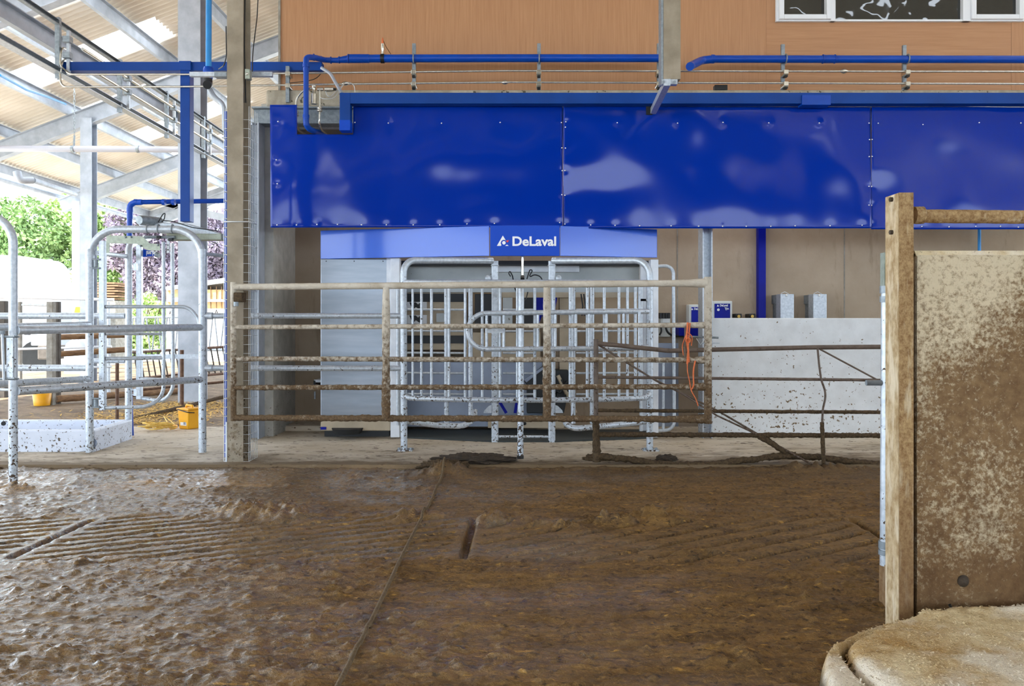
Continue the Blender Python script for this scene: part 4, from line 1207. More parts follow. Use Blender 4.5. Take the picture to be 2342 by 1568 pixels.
circ = lambda cx_, cy_, r, n=24, a0=0, a1=360: [(cx_ + r*math.cos(math.radians(a0+(a1-a0)*k/n)), cy_ + r*math.sin(math.radians(a0+(a1-a0)*k/n))) for k in range(n+1 if a1-a0 < 360 else n)]
flat([(1150, 538.5), (1158, 551.5), *circ(1152.5, 555.5, 7.2, 10, -40, -220), (1145.5, 562), (1136.5, 562)], 'emblem', 'letter_white')
flat(circ(1152.5, 555, 4.0, 20), 'emblem_dot', 'letter_white')
flat([(1155.5, 562), (1159.5, 559), (1163.5, 562)], 'emblem', 'letter_white')
flat([(1157.5, 551.5), (1160, 549), (1164.5, 549), (1161.5, 554), (1159.5, 554)], 'emblem_flash', 'letter_red')
dK = 8.40
MB().pbox(733, 591, 893, 985, dK, 9.2).build('cabinet', 'steel_sheet', rb, bevel=.008)
MB().pbox(733, 944+8, 893, 985, dK-.03, dK+.05).build('cabinet_skirt', 'beige_plate', rb, bevel=.01)
for px in (746, 810, 876):
    MB().ball(P(px, 597, dK), .006, 8, 5).build('rivet', 'black_plastic', rb)
MB().pbox(884, 590, 893.5, 950, dK-.012, dK+.01).build('edge_trim', 'white_frame', rb)
MB().pbox(893, 590, 914, 1000, 8.30, 8.42).build('corner_post', 'white_frame', rb, bevel=.006)
MB().pbox(1488, 593, 1506, 1000, 8.30, 8.42).build('corner_post', 'white_frame', rb, bevel=.006)
MB().pbox(1466, 600, 1480, 985, 8.45, 8.55).build('corner_post', 'white_frame', rb, bevel=.006)
MB().box(XW(742, 8.5), XW(890, 8.5), 8.5, 9.1, SLAB-.01, .13).build('plinth', 'black_plastic', rb)
MB().tube([P(795, 990, 8.36), P(795, 978, 8.36)], [RW(62, 8.3), RW(72, 8.3)], 24).build('float_bowl', 'dark_rubber', rb)
MB().pbox(733, 976, 746, 982, dK-.04, dK).build('blue_foot', 'deep_blue', rb)
# cow-side back plates
MB().pbox(905, 596, 1490, 605, 8.6, 9.2).build('top_tray', 'decal_black', rb)
MB().pbox(905, 606, 1462, 668, 8.85, 8.9).build('upper_plate', 'grey_plate', rb)
MB().pbox(1140, 602, 1325, 622, 8.80, 8.85).build('slide_rail', 'white_frame', rb, bevel=.004)
MB().pbox(1130, 668, 1470, 680, 8.83, 8.88).build('carrier_rail', 'beige_plate', rb)
fbx = MB().pbox(930, 664, 1066, 800, 8.9, 9.2).build('feed_module', 'beige_plate', rb, bevel=.006)
MB().pbox(930, 671, 1066, 690, 8.88, 8.9).build('dark_slot', 'decal_black', fbx)
MB().pbox(930, 767, 1066, 785, 8.88, 8.9).build('dark_slot', 'decal_black', fbx)
for k, py in enumerate((690, 720)):
    MB().pbox(930, py, 976, py+20, 8.87, 8.89).build('decal', 'paper', fbx)
    c = 953
    MB().prism([P(x, y, 8.868) for x, y in ((c-17, py+1), (c-2, py+1), (c+3, py+6), (c+9, py+1), (c+13, py+9), (c+7, py+18), (c-2, py+12), (c-8, py+18), (c-12, py+12))], (0, .004, 0)).build('decal_mark', 'decal_black', fbx)
MB().pbox(998, 716, 1016, 736, 8.87, 8.9).build('control_box', 'grey_plate', fbx)
MB().pbox(1066, 760, 1236, 828, 8.9, 9.1).build('mid_plate', 'beige_plate', rb)
MB().pbox(905, 828, 1240, 975, 8.92, 9.2).build('lower_plate', 'bluegrey_plate', rb)
MB().pbox(1086, 672, 1124, 742, 8.84, 8.95).build('vision_box', 'decal_black', rb, bevel=.006)
MB().pbox(1150, 672, 1172, 740, 8.85, 8.9).build('plate', 'grey_plate', rb)
MB().pbox(1196, 672, 1222, 742, 8.86, 8.95).build('hose_bundle', 'decal_black', rb)
MB().prism([P(x, y, 8.84) for x, y in ((1226, 672), (1276, 672), (1270, 706), (1262, 742), (1248, 742), (1240, 720), (1232, 742), (1222, 742))], (0, .06, 0)).build('blue_guard', 'deep_blue', rb)
MB().pbox(1280, 672, 1300, 900, 8.9, 9.1).build('upright_plate', 'beige_plate', rb)
# arm and teat cup magazine
MB().prism([P(x, y, 8.75) for x, y in ((1198, 872), (1245, 836), (1262, 846), (1300, 846), (1302, 885), (1290, 945), (1205, 945), (1205, 880))], (0, .3, 0)).build('arm_housing', 'decal_black', rb, bevel=.01)
MB().prism([P(x, y, 8.74) for x, y in ((1198, 868), (1243, 838), (1245, 842), (1204, 874))], (0, .06, 0)).build('arm_lid', 'bluegrey_plate', rb)
for x0_, y0_, x1_, y1_ in ((1276, 858, 1296, 900), (1282, 868, 1300, 895), (1290, 880, 1316, 944)):
    MB().tube([P(x0_, y0_, 8.72), P(x1_, y1_, 8.72)], RW(9, 8.7), 12).build('teat_cup', 'beige_plate' if x0_ != 1282 else 'black_plastic', rb)
tube('milk_hose', [P(1270, 905, 8.7), P(1275, 890, 8.65), P(1281, 902, 8.65), P(1286, 886, 8.65), P(1298, 870, 8.7)], .012, 'black_plastic', rb, n=8, fr=.04)
MB().extr(P(1139, 912, 8.7), P(1158, 944, 8.7), BPROF(.03, .03)).build('blue_strut', 'deep_blue', rb)
MB().extr(P(1183, 912, 8.7), P(1178, 944, 8.7), BPROF(.03, .03)).build('blue_strut', 'deep_blue', rb)
MB().pbox(1116, 950, 1290, 978, 8.6, 8.64).build('kick_plate', 'beige_plate', rb)
MB().ball(P(1200, 968, 8.6), .018, 8, 6).build('drain', 'black_plastic', rb)
tube('cable', [P(1168, 632, 8.7), P(1163, 625, 8.7), P(1166, 619, 8.7), P(1172, 630, 8.7), P(1178, 660, 8.6), P(1190, 690, 8.5), P(1202, 688, 8.5), P(1207, 668, 8.6)], .006, 'black_plastic', rb, n=6, fr=.06)
tube('cable', [P(1205, 638, 8.6), P(1212, 616, 8.6), P(1218, 618, 8.6), P(1208, 636, 8.6), P(1222, 627, 8.6), P(1236, 632, 8.6), P(1243, 645, 8.6)], .006, 'black_plastic', rb, n=6, fr=.06)
MB().tube([P(1195, 584, dc+.1), P(1195, 632, dc+.1)], RW(7, dc), 12).build('air_pipe', 'stainless', rb)
MB().tube([P(1195, 632, dc+.1), P(1195, 638, dc+.05)], RW(9, dc), 12).build('nozzle', 'black_plastic', rb)
for px in (1335, 1341):
    tube('hydraulic_hose', [P(px-6, 672, 8.7), P(px-2, 700, 8.7), P(px-4, 722, 8.7)], .008, 'black_plastic', rb, n=6)
# square gate posts
for px in (1132, 1262):
    MB().extr(P(px, 1011, 8.1), P(px, 597, 8.1), BPROF(RW(16, 8.1)*2, .06), up=(0, 1, 0)).build('gate_post', 'galv_splat', rb, bevel=.012)
    ring(P(px, 607, 8.1), (0, 0, 1), RW(17, 8.1), .006).build('post_clamp', 'galv', rb)
    sgn = -1 if px == 1132 else 1
    MB().prism([P(px+sgn*8, 944, 8.05), P(px+sgn*26, 944, 8.05), P(px+sgn*24, 938, 8.05), P(px+sgn*14, 928, 8.05), P(px+sgn*8, 926, 8.05)], (0, .01, 0)).build('gusset', 'galv', rb)
    MB().ball(P(px+sgn*16, 636, 8.05), .03, 10, 6, (1, .5, 1)).build('knuckle', 'galv', rb)
tube('foot_rail', [P(1134, 998, 8.1), P(1262, 998, 8.1)], RW(6, 8.1), 'galv_splat', rb, n=12)
for py in (708, 757, 807, 853, 901):
    tube('side_rail', [P(905, py-1, 8.35), P(1062, py, 8.5)], RW(5, 8.4), 'galv', rb, n=10)
    tube('side_rail', [P(1150, py, 8.5), P(1225, py, 8.5)], RW(5, 8.4), 'galv', rb, n=10)
    tube('side_rail', [P(1318, py, 8.5), P(1470, py-1, 8.4)], RW(5, 8.4), 'galv', rb, n=10)
tube('side_post', [P(910, 972, 8.3), P(910, 646, 8.3)], RW(8, 8.3), 'galv', rb, n=12)
tube('side_post', [P(1466, 985, 8.3), P(1466, 655, 8.3)], RW(8, 8.3), 'galv', rb, n=12)

# stall fence in front of the robot: hoops, bowed rails, bars
sf = thing('stall_barrier', 'bowed galvanised bar fence with two tall end hoops in front of the milking robot', 'barrier', G(1205, 1030, SLAB))
dZ = GD(1030, SLAB)
def bow(px):
    t_ = (px-1205)/282.0
    return dZ - .30*max(0.0, 1 - t_*t_)**.55
rh = RW(15.5, dZ)
tube('hoop', [P(924, 1031, dZ), P(923, 595, dZ), P(1126, 596, 8.05)], rh, 'galv_splat', sf, fr=.12, fn=9, n=18)
tube('hoop', [P(1486, 1031, dZ), P(1486, 595, dZ), P(1264, 596, 8.05)], rh, 'galv_splat', sf, fr=.15, fn=9, n=18)
for px in (924, 1486):
    MB().box(XW(px-16, dZ), XW(px+20, dZ), dZ-.05, dZ+.09, SLAB-.005, SLAB+.012).build('foot_plate', 'galv_low', sf)
    for q in (-12, 15):
        MB().tube([P(px+q, 1030, dZ-.03), P(px+q, 1023, dZ-.03)], .010, 6).build('anchor_bolt', 'galv_dark', sf)
tube('top_rail', [P(px, 645.5, bow(px)) for px in range(928, 1486, 12)], RW(12.5, 7.4), 'galv', sf, n=16)
def lowy(px):
    z = .505
    return CY + (H - z)*F/bow(px)
tube('lower_rail', [P(924, 904, dZ)] + [P(px, lowy(px), bow(px)) for px in range(936, 1480, 12)] + [P(1487, 897, dZ)], RW(12.5, 7.35), 'galv_low', sf, n=16)
bars = [(944, 5.5), (964, 6), (987, 6.5), (1027, 6.5), (1064, 6.5), (1103, 6.5), (1143.5, 7), (1183, 6.5), (1223, 7), (1265, 6.5), (1304, 7.5), (1343, 7), (1382, 7), (1415.5, 6.5), (1435, 6.5), (1453, 7), (1462, 6)]
for px, wpx in bars:
    d = bow(px) + .005
    tube('bar', [P(px, 648, d), P(px, lowy(px), d)], RW(wpx, d), 'galv_splat', sf, n=10)
lg = tube('support_leg', [P(1190, 1049, 7.08), P(1192, 660, 7.16)], RW(14, 7.1), 'galv_low', sf, n=16)
MB().tube([P(1190, 1053, 7.08), P(1190, 1041, 7.08)], RW(15.5, 7.1), 16).build('rubber_foot', 'dark_rubber', sf)
for px in (1166+300, 1470):
    MB().pbox(px-6, 683, px+12, 688, dZ-.02, dZ+.02).build('latch_strap', 'galv', sf)

# swinging loop gate on the fence
lp = thing('loop_gate', 'galvanised stadium shaped push gate with short bars, on the front of the bar fence', 'gate', P(1270, 800, 7.2))
dL = 7.12
pts = [P(1482, 712, dL+.1), P(1440, 712, dL)]
pts += [P(1112 - 42*math.sin(a)*1.0, 757 - 41*math.cos(a), dL) for a in np.linspace(0, math.pi, 14)]
pts += [P(1440, 796, dL), P(1482, 793, dL+.1)]
tube('loop_tube', pts, RW(11.5, dL), 'galv_splat', lp, n=16)
for px in (1113, 1152, 1192.5, 1230, 1270, 1317, 1347, 1387, 1426, 1462):
    tube('bar', [P(px, 713, dL), P(px, 798, dL)], RW(6.5, dL), 'galv_splat', lp, n=10)
MB().pbox(1112, 752, 1150, 761, dL-.02, dL-.01).build('name_strip', 'galv', lp)
# inner entry gates of the stall
for sgn, label, xa, xb, xc in ((-1, 'thick galvanised inner gate with a curled lower tube, left of the centre posts', 1021, 1076, 918), (1, 'thick galvanised inner gate with a curled lower tube, right of the centre posts', 1354, 1311, 1480)):
    ig = thing('stall_gate', label, 'gate', P((xa+xb)/2, 970, 7.85), 'robot stall gates')
    dI = 7.85
    for px in (xa, xb):
        tube('upright', [P(px, 968, dI), P(px, 650, dI)], RW(10.5, dI), 'galv_splat', ig, n=14)
    if sgn < 0:
        tube('curled_tube', [P(918, 961, dZ+.05), P(1000, 972, 7.75), P(1062, 974, 7.8), P(1085, 955, 7.9), P(1086, 938, 7.95)], RW(13, dI), 'galv_splat', ig, fr=.14, fn=9, n=16)
    else:
        tube('curled_tube', [P(1482, 963, dZ+.05), P(1390, 973, 7.75), P(1312, 980, 7.8), P(1293, 968, 7.9), P(1294, 958, 7.95)], RW(13, dI), 'galv_splat', ig, fr=.14, fn=9, n=16)
# side escape gate at the right end
eg = thing('side_gate', 'narrow galvanised side gate with a rounded frame at the right end of the robot', 'gate', P(1525, 985, 8.3))
de = 8.32
tube('frame_tube', [P(1500, 609, de), P(1540, 607, de), P(1542, 983, de), P(1500, 984, de)], RW(8, de), 'galv', eg, fr=.12, fn=9)
tube('bar', [P(1517, 829, de), P(1517, 982, de)], RW(6.5, de), 'galv', eg, n=10)
tube('bar', [P(1500, 828, de), P(1540, 827, de)], RW(6, de), 'galv', eg, n=10)
o = MB().pbox(1498, 784, 1552, 975, 8.9, 8.93).build('steel_plate', 'bluegrey_plate', bevel=.003); tag(o, 'upright grey steel plate behind the narrow side gate', 'plate')
# rubber mat
mt = MB()
vs = [G(905, 985, SLAB), G(1495, 985, SLAB), G(1490, 1003, SLAB), G(1270, 1011, SLAB), G(1128, 1011, SLAB), G(930, 1002, SLAB)]
mt.prism([Vector((v.x, v.y, SLAB+.018)) for v in vs], (0, 0, -.022))
o = mt.build('rubber_mat', 'mat_rubber', bevel=.004); tag(o, 'dark dimpled rubber mat on the floor of the robot stall', 'mat')

# ------------------------------------------------------------------ boxes on the back wall
dw = 9.2
def cbox(px0, py0, px1, py1, label):
    t = thing('control_box', label, 'control box', P((px0+px1)/2, py1, dw), 'control boxes on the back wall')
    MB().pbox(px0, py0, px1, py1, dw, BW).build('housing', 'box_grey', t, bevel=.008)
    f = MB().pbox(px0+5.5, py0+6, px1-5, py1-2, dw-.008, dw+.01).build('front_panel', 'deep_blue', t)
    cxm = (px0+px1)/2
    text('lettering', 'DeLaval', XW(cxm-6, dw), XW(cxm+12, dw), ZW(py0+12.5, dw), ZW(py0+7.5, dw), dw-.009, 'letter_white', f, bold=.03)
    MB().prism([P(x, y, dw-.01) for x, y in ((cxm-10, py0+8), (cxm-7.5, py0+12.5), (cxm-12.5, py0+12.5))], (0, .003, 0)).build('emblem', 'letter_white', f)
    return t, f
t, f = cbox(1576, 696, 1610, 738, 'blue fronted control box mostly hidden behind the steel column')
t, f = cbox(1629, 688, 1675, 745, 'blue fronted control box with a white knob above the half wall')
MB().tube([P(1643, 708, dw-.03), P(1643, 708, dw)], RW(6, dw), 14).build('knob', 'letter_white', t)
for k in range(3):
    MB().extr(P(1658+k*3, 702+k, dw-.01), P(1661+k*3, 709-k, dw-.01), BPROF(.006, .006)).build('scribble', 'letter_white', f)
for px, l in ((1690, 'small black socket fitting just above the half wall, nearer the control box'), (1721, 'small black socket fitting just above the half wall, beside the blue trunking')):
    t = thing('hose_fitting', l, 'fitting', P(px, 726, dw), 'small fittings above the half wall')
    MB().pbox(px-8, 717, px+7, 726, dw, BW).build('body', 'black_plastic', t, bevel=.006)
    MB().tube([P(px, 723, dw-.05), P(px, 723, dw)], RW(7, dw), 10).build('spout', 'yellow_cord', t)
for px, l in ((1798, 'tall grey metal box on the back wall, nearer the blue trunking'), (1873, 'tall grey metal box on the back wall, farther right of the blue trunking')):
    t = thing('metal_box', l, 'box', P(px, 760, dw), 'grey metal boxes on the back wall')
    MB().pbox(px-13, 672, px+18, 760, 9.05, 9.2).build('cover', 'galv', t, bevel=.004)
    MB().pbox(px-23, 674, px-12, 694, 9.2, BW).build('mounting_lug', 'galv_dark', t)
    MB().pbox(px-20, 690, px+10, 760, 9.2, BW).build('back_box', 'galv_dark', t)
    tube('hanging_wire', [P(px-12, 671, 9.1), P(px-3, 667, 9.1), P(px+6, 672, 9.1)], .004, 'wire', t, n=6)
    MB().ball(P(px+1, 675, 9.04), .014, 8, 6).build('seal', 'paper', t)
t = thing('socket_unit', 'pale power socket unit with a row of black breakers, behind the narrow side gate', 'socket', P(1522, 770, dw))
MB().pbox(1511, 727, 1533, 770, dw, BW).build('housing', 'box_grey', t, bevel=.006)
for k in range(4):
    MB().pbox(1509+k*6.4, 715, 1514+k*6.4, 728, dw-.03, dw+.05).build('breaker', 'black_plastic', t, bevel=.003)
MB().pbox(1516, 729, 1530, 737, dw-.006, dw).build('label_plate', 'paper', t)
tube('cable', [P(1522, 745, dw-.02), P(1526, 760, dw-.02), P(1540, 768, dw-.02), P(1600, 768, dw-.02)], .012, 'black_plastic', t, n=8, fr=.1)
tube('cable', [P(1511, 740, dw-.02), P(1513, 758, dw-.02), P(1508, 766, dw-.02)], .010, 'black_plastic', t, n=8, fr=.06)
o = MB().pbox(1553, 748, 1604, 768, 9.15, BW).build('blue_box', 'deep_blue', bevel=.006); tag(o, 'low deep blue box on the wall behind the gate twine', 'box')
t = thing('wall_hook', 'small steel bracket on the niche wall left of the stainless cabinet', 'bracket', P(727, 880, 9.2))
MB().pbox(718, 868, 738, 874, 9.1, BW).build('shelf', 'white_frame', t)
MB().pbox(717, 870, 722, 884, 9.1, BW).build('side_plate', 'decal_black', t)
MB().tube([P(720, 895, 9.25), P(720, 912, 9.25)], .01, 8).build('peg', 'galv', t)
for px, w_, l in ((2240, 7, 'slim sky blue upright pipe seen above the concrete cubicle wall'),):
    o = tube('water_pipe', [P(px, 979, 9.25), P(px, 480, 9.25)], RW(w_, 9.25), 'sky_blue_pipe', n=12); tag(o, l, 'pipe')

# ------------------------------------------------------------------ near right: cubicle wall, channel post, bed
wy = 3.07
cw = thing('cubicle_wall', 'big muck crusted brown concrete wall slab at the near right', 'wall', (2.2, wy, 0))
xa, xb = XW(2088, 3.1), 3.4
nx, nz = 170, 150
Xg, Zg = np.meshgrid(np.linspace(xa, xb, nx), np.linspace(-.05, ZW(583, wy), nz))
Yg = wy + .006*fbm(Xg*4, Zg*4, 3, 201) + .004*fbm(Xg*30, Zg*30, 3, 202)
gm = grid_mesh('face', Xg, Yg, Zg, 'panel_muck', cw)
MB().box(xa, xb, wy+.012, wy+.11, -.05, ZW(575, wy)-.006).build('core', 'panel_muck', cw)
MB().prism([(xa, wy+.004, ZW(583, wy)-.004), (xa, wy+.018, ZW(572, wy)), (xa, wy+.11, ZW(572, wy)), (xa, wy+.11, ZW(583, wy)-.004)], (xb-xa, 0, 0)).build('top_edge', 'sawdust', cw)
MB().ball(P(2203, 1328, wy), .022, 10, 7, (1, .6, 1)).build('drip_hole', 'muck_dark', cw)
cp = thing('channel_post', 'rusty steel channel post with two bolt holes at the end of the brown concrete wall', 'post', (XW(2060, 3.05), 3.05, 0))
zt_ = ZW(440, 3.05)
xw0 = XW(2057, 3.05); xw1 = XW(2089.5, 3.05)
mbp = MB()
mbp.extr((0, 0, 0), (0, 0, zt_+.06), [(0, 0), (xw1-xw0, 0), (xw1-xw0, .007), (.007, .007), (.007, .103), (xw1-xw0, .103), (xw1-xw0, .11), (0, .11)], up=(0, 1, 0))
mbp.v = [(xw0 - v[0], 3.05 + v[1], v[2]-.06) for v in mbp.v]
mbp.f = [f[::-1] for f in mbp.f]
cpo = mbp.build('channel', 'channel_rust', cp)
MB().box(xw0-.0025, xw0+.002, 3.053, 3.159, -.04, zt_-.001).build('web_face', 'web_muck', cp)
for py in (456, 531):
    MB().tube([P(2042, py, 3.10)+Vector((-.012, 0, 0)), P(2042, py, 3.10)+Vector((.02, 0, 0))], .009, 6).build('bolt', 'muck_dark', cp)
tr = thing('top_rail', 'mucky horizontal tube above the brown concrete cubicle wall', 'rail', P(2200, 496, 3.1))
caked('tube', P(2092, 494, 3.1), P(2700, 499, 3.1), RW(30, 3.1), .05, 'channel_rust', tr, seed=41, n=18)
caked('socket', P(2090, 492, 3.1), P(2111, 492, 3.1), RW(38, 3.1), .07, 'channel_rust', tr, seed=42, n=18)
gp = thing('hinge_tube', 'upright galvanised tube clamped behind the rusty channel post', 'post', P(2026, 1290, 3.42))
dgp = 3.42
tube('tube', [P(2029, 655, dgp), P(2026, 1292, dgp)], RW(26, dgp), 'galv_splat', gp, n=18)
for py, w_ in ((662, .03), (684, .025), (1245, .03), (1262, .02)):
    band(P(2029 if py < 900 else 2026, py, dgp), (0, 0, 1), RW(32, dgp), w_).build('collar', 'galv_dark', gp)
MB().pbox(2023, 577, 2034, 655, dgp, dgp+.04).build('flat_strap', 'galv_olive', gp)
tube('spigot', [P(1981, 875, dgp), P(2022, 875, dgp)], RW(13, dgp), 'galv_dark', gp, n=14)
MB().box(XW(2018, dgp), XW(2050, dgp), dgp-.03, dgp+.03, -.05, ZW(1288, dgp)).build('foot_block', 'channel_rust', gp)

# bed: concrete kerb with rounded corner, mattress and sawdust
kb = [(3.4, 3.06), (1.50, 3.05), (1.33, 2.99), (1.17, 2.885), (1.03, 2.76), (.975, 2.65), (.93, 2.5), (.885, 2.2), (.86, 1.9), (.85, 1.6), (3.4, 1.6)]
def smooth_poly(poly, it=3):
    for _ in range(it):
        out = []
        for i in range(len(poly)):
            a, b = poly[i], poly[(i+1) % len(poly)]
            out += [(a[0]*.75+b[0]*.25, a[1]*.75+b[1]*.25), (a[0]*.25+b[0]*.75, a[1]*.25+b[1]*.75)]
        poly = out
    return poly
def sdf(poly, X, Y):
    dmin = np.full(X.shape, 1e9); inside = np.zeros(X.shape, bool)
    n = len(poly)
    for i in range(n):
        x0, y0 = poly[i]; x1, y1 = poly[(i+1) % n]
        ex, ey = x1-x0, y1-y0
        t = np.clip(((X-x0)*ex + (Y-y0)*ey)/(ex*ex+ey*ey+1e-12), 0, 1)
        dmin = np.minimum(dmin, np.hypot(X-x0-t*ex, Y-y0-t*ey))
        c = ((y0 > Y) != (y1 > Y)) & (X < (x1-x0)*(Y-y0)/(y1-y0+1e-12) + x0)
        inside ^= c
    return np.where(inside, dmin, -dmin)
Xb, Yb = np.meshgrid(np.arange(.75, 2.6, .008), np.arange(1.7, 3.075, .008))
sd = sdf(smooth_poly(kb, 2), Xb, Yb) + .006*fbm(Xb*9, Yb*9, 3, 301)
edge = np.clip(sd/.035, 0, 1)
Zb = -.06 + .155*np.sqrt(1-(1-edge)**2) + .004*fbm(Xb*25, Yb*25, 3, 302)*edge
mp = [(3.4, 3.07), (1.56, 3.05), (1.40, 2.97), (1.25, 2.87), (1.12, 2.77), (1.075, 2.68), (1.06, 2.55), (1.075, 2.3), (1.13, 1.95), (1.2, 1.6), (3.4, 1.6)]
sdm = sdf(smooth_poly(mp, 2), Xb, Yb) + .006*fbm(Xb*8, Yb*8, 3, 311)
Zb -= .07*np.exp(-((sdm+.004)/.011)**2)*sstep(2.95, 2.8, Yb)
kerbZ = Zb.copy()
o = grid_mesh('cubicle_kerb', Xb, Yb, Zb, 'sawdust', None, sd > -.012)
tag(o, 'rounded concrete kerb dusted with sawdust at the near right corner', 'kerb')
mp = [(3.4, 3.07), (1.56, 3.05), (1.40, 2.97), (1.25, 2.87), (1.12, 2.77), (1.075, 2.68), (1.06, 2.55), (1.075, 2.3), (1.13, 1.95), (1.2, 1.6), (3.4, 1.6)]
sd = sdf(smooth_poly(mp, 2), Xb, Yb) + .006*fbm(Xb*8, Yb*8, 3, 311)
edge = np.clip(sd/.06, 0, 1)
Zb = .06 + .058*np.sqrt(1-(1-edge)**2) + .007*fbm(Xb*3, Yb*3, 2, 312)*edge + .004*fbm(Xb*22, Yb*22, 3, 313)*edge + .03*sstep(.16, 0, 3.06-Yb)*(1+fbm(Xb*10, Yb*10, 2, 315))
o = grid_mesh('cubicle_mattress', Xb, Yb, Zb, 'sawdust', None, sd > -.004)
tag(o, 'cow mattress covered with pale sawdust at the near right', 'mattress')
mattZ = Zb.copy(); matt_sd = sd.copy()
def bed_z(x, y):
    i = int(np.clip(round((x-.75)/.008), 0, Xb.shape[1]-1)); j = int(np.clip(round((y-1.7)/.008), 0, Xb.shape[0]-1))
    return max(float(mattZ[j, i]) if matt_sd[j, i] > .0 else -1, float(kerbZ[j, i]))
# loose sawdust flakes: nobody could count them
mb = MB()
for _ in range(5200):
    x = random.uniform(.95, 2.1); y = random.uniform(2.25, 3.04)
    if y < 2.75 and x < 1.0: continue
    s_ = sdf(kb, np.array([[x]]), np.array([[y]]))[0, 0]
    if s_ < .02: continue
    z = bed_z(x, y) + .003
    a = random.uniform(0, 6.28); l = random.uniform(.002, .006); w_ = l*.5
    u = Vector((math.cos(a), math.sin(a), random.uniform(-.5, .5)))*l; v = Vector((-math.sin(a), math.cos(a), random.uniform(-.5, .5)))*w_
    c = Vector((x, y, z))
    mb.add([c-u-v, c+u-v, c+u+v, c-u+v], [(0, 1, 2, 3)])
o = mb.build('sawdust', 'sawdust'); tag(o, 'loose pale sawdust flakes scattered over the bed', 'sawdust', kind='stuff')
o = tube('bed_cable', [Vector((g.x, g.y, bed_z(g.x, g.y)+.012)) for g in (G(px, py, .12) for px, py in ((2172, 1396), (2200, 1390), (2240, 1388), (2290, 1387), (2350, 1384)))], .005, 'black_plastic', n=8); tag(o, 'short black cable lying in the sawdust against the brown wall', 'cable')

# ------------------------------------------------------------------ scraper rope along the alley
a, b = G(765, 1590), G(1021, 1075)
pts = []
for i in range(60):
    s_ = i/59
    p = a.lerp(b, s_)
    w_ = .004*math.sin(s_*11)
    pts.append(Vector((p.x+w_, p.y, max(fz(p.x, p.y), .002) + .011)))
o = tube('scraper_rope', pts, .0085, 'rope', n=10); tag(o, 'taut muddy scraper rope running up the middle of the alley', 'rope')

# muck clods lying about
def clod(px, py, r, label, mat='muck_dark', zz=None, n=1, sc=(1.6, 1, .7)):
    g = G(px, py, SLAB if py < 1062 else 0)
    bm_ = MB()
    N, Mm = 72, 40
    vs = []; fs = []
    for i in range(Mm+1):
        th = math.pi*i/Mm
        for k in range(N):
            ph = 2*math.pi*k/N
            v = np.array([math.sin(th)*math.cos(ph), math.sin(th)*math.sin(ph), math.cos(th)])
            q = 1 + .36*float(fbm(np.array([v[0]*2.2+px]), np.array([v[1]*2.2+v[2]*1.7]), 5, 400, .72)[0])
            vs.append((g.x+v[0]*r*q*sc[0], g.y+v[1]*r*q*sc[1], g.z + v[2]*r*q*sc[2] + r*.15))
    for i in range(Mm):
        for k in range(N):
            fs.append((i*N+k, (i+1)*N+k, (i+1)*N+(k+1) % N, i*N+(k+1) % N))
    bm_.add(vs, fs, True)
    o = bm_.build('muck_clod', mat); tag(o, label, 'muck')
clod(1525, 1052, .055, 'dark muck clod on the slab edge below the bent gate')
clod(1085, 1056, .13, 'low dark heap of muck on the slab edge right of the rope end', sc=(2.4, 1.0, .38))
clod(1370, 1052, .06, 'muck built up round the foot of the bent gate', mat='crust', sc=(2.0, 1, .8))
clod(1800, 1047, .05, 'muck clod hanging at the crossing of the bent gate bars', mat='crust', sc=(1.6, .8, 1))
clod(1015, 1072, .12, 'muck heap where the scraper rope meets the slab edge', mat='crust', sc=(1.6, .9, .45))
# ------------------------------------------------------------------ yard and pens beyond, left
def tree(name, label, x, y, h, r, mat, nleaf, seed, blobs, leaf=.10):
    t = thing(name, label, 'tree', (x, y, 0), 'trees beyond the barn')
    rr = np.random.default_rng(seed)
    tube('trunk', [(x, y, -.1), (x+.1, y, h*.35), (x, y+.1, h*.7)], .16, 'bark', t, n=10)
    cs = []
    for (bx, by, bz, br) in blobs:
        n = int(nleaf*br**2/sum(b[3]**2 for b in blobs))
        d = rr.normal(size=(n, 3)); d /= np.linalg.norm(d, axis=1)[:, None]
        rad = br*(.72 + .34*rr.random(n)[:, None]**.5)
        wob = 1 + .22*np.sin(d[:, :1]*7+bx*3)*np.cos(d[:, 2:3]*6+by)
        cs.append(np.array([x+bx, y+by, bz]) + d*rad*wob)
    c = np.concatenate(cs); n = len(c)
    u = rr.normal(size=(n, 3)); u /= np.linalg.norm(u, axis=1)[:, None]
    v = np.cross(u, rr.normal(size=(n, 3))); v /= np.linalg.norm(v, axis=1)[:, None]
    s_ = leaf*(.6+.8*rr.random((n, 1)))
    q = np.stack([c-u*s_, c-v*s_*.5, c+u*s_, c+v*s_*.5], 1).reshape(-1, 3) - np.array([x, y, 0])
    me = bpy.data.meshes.new('crown')
    me.vertices.add(4*n); me.vertices.foreach_set('co', q.astype(np.float32).ravel())
    me.loops.add(4*n); me.loops.foreach_set('vertex_index', np.arange(4*n, dtype=np.int32))
    me.polygons.add(n); me.polygons.foreach_set('loop_start', np.arange(0, 4*n, 4, dtype=np.int32))
    me.materials.append(M[mat]); me.update(calc_edges=True)
    o = bpy.data.objects.new('crown', me); COL.objects.link(o); o.parent = t
tree('green_tree', 'tall bright green tree behind the white lorry', -20.5, 34, 7, 2, 'leaf_green', 26000, 1, [(0, 0, 3.4, 1.9), (-1.2, .3, 5.0, 1.6), (.9, 0, 4.9, 1.3), (-2.4, 0, 2.6, 1.6), (-3.6, 0, 4.5, 2.0)])
tree('green_tree', 'pale green tree between the lorry and the slim column', -17.3, 35, 7, 2, 'leaf_bright', 22000, 2, [(0, 0, 2.2, 1.5), (.3, 0, 3.9, 1.4), (-.8, .5, 5.4, 1.5), (.8, 0, 6.2, 1.3)])
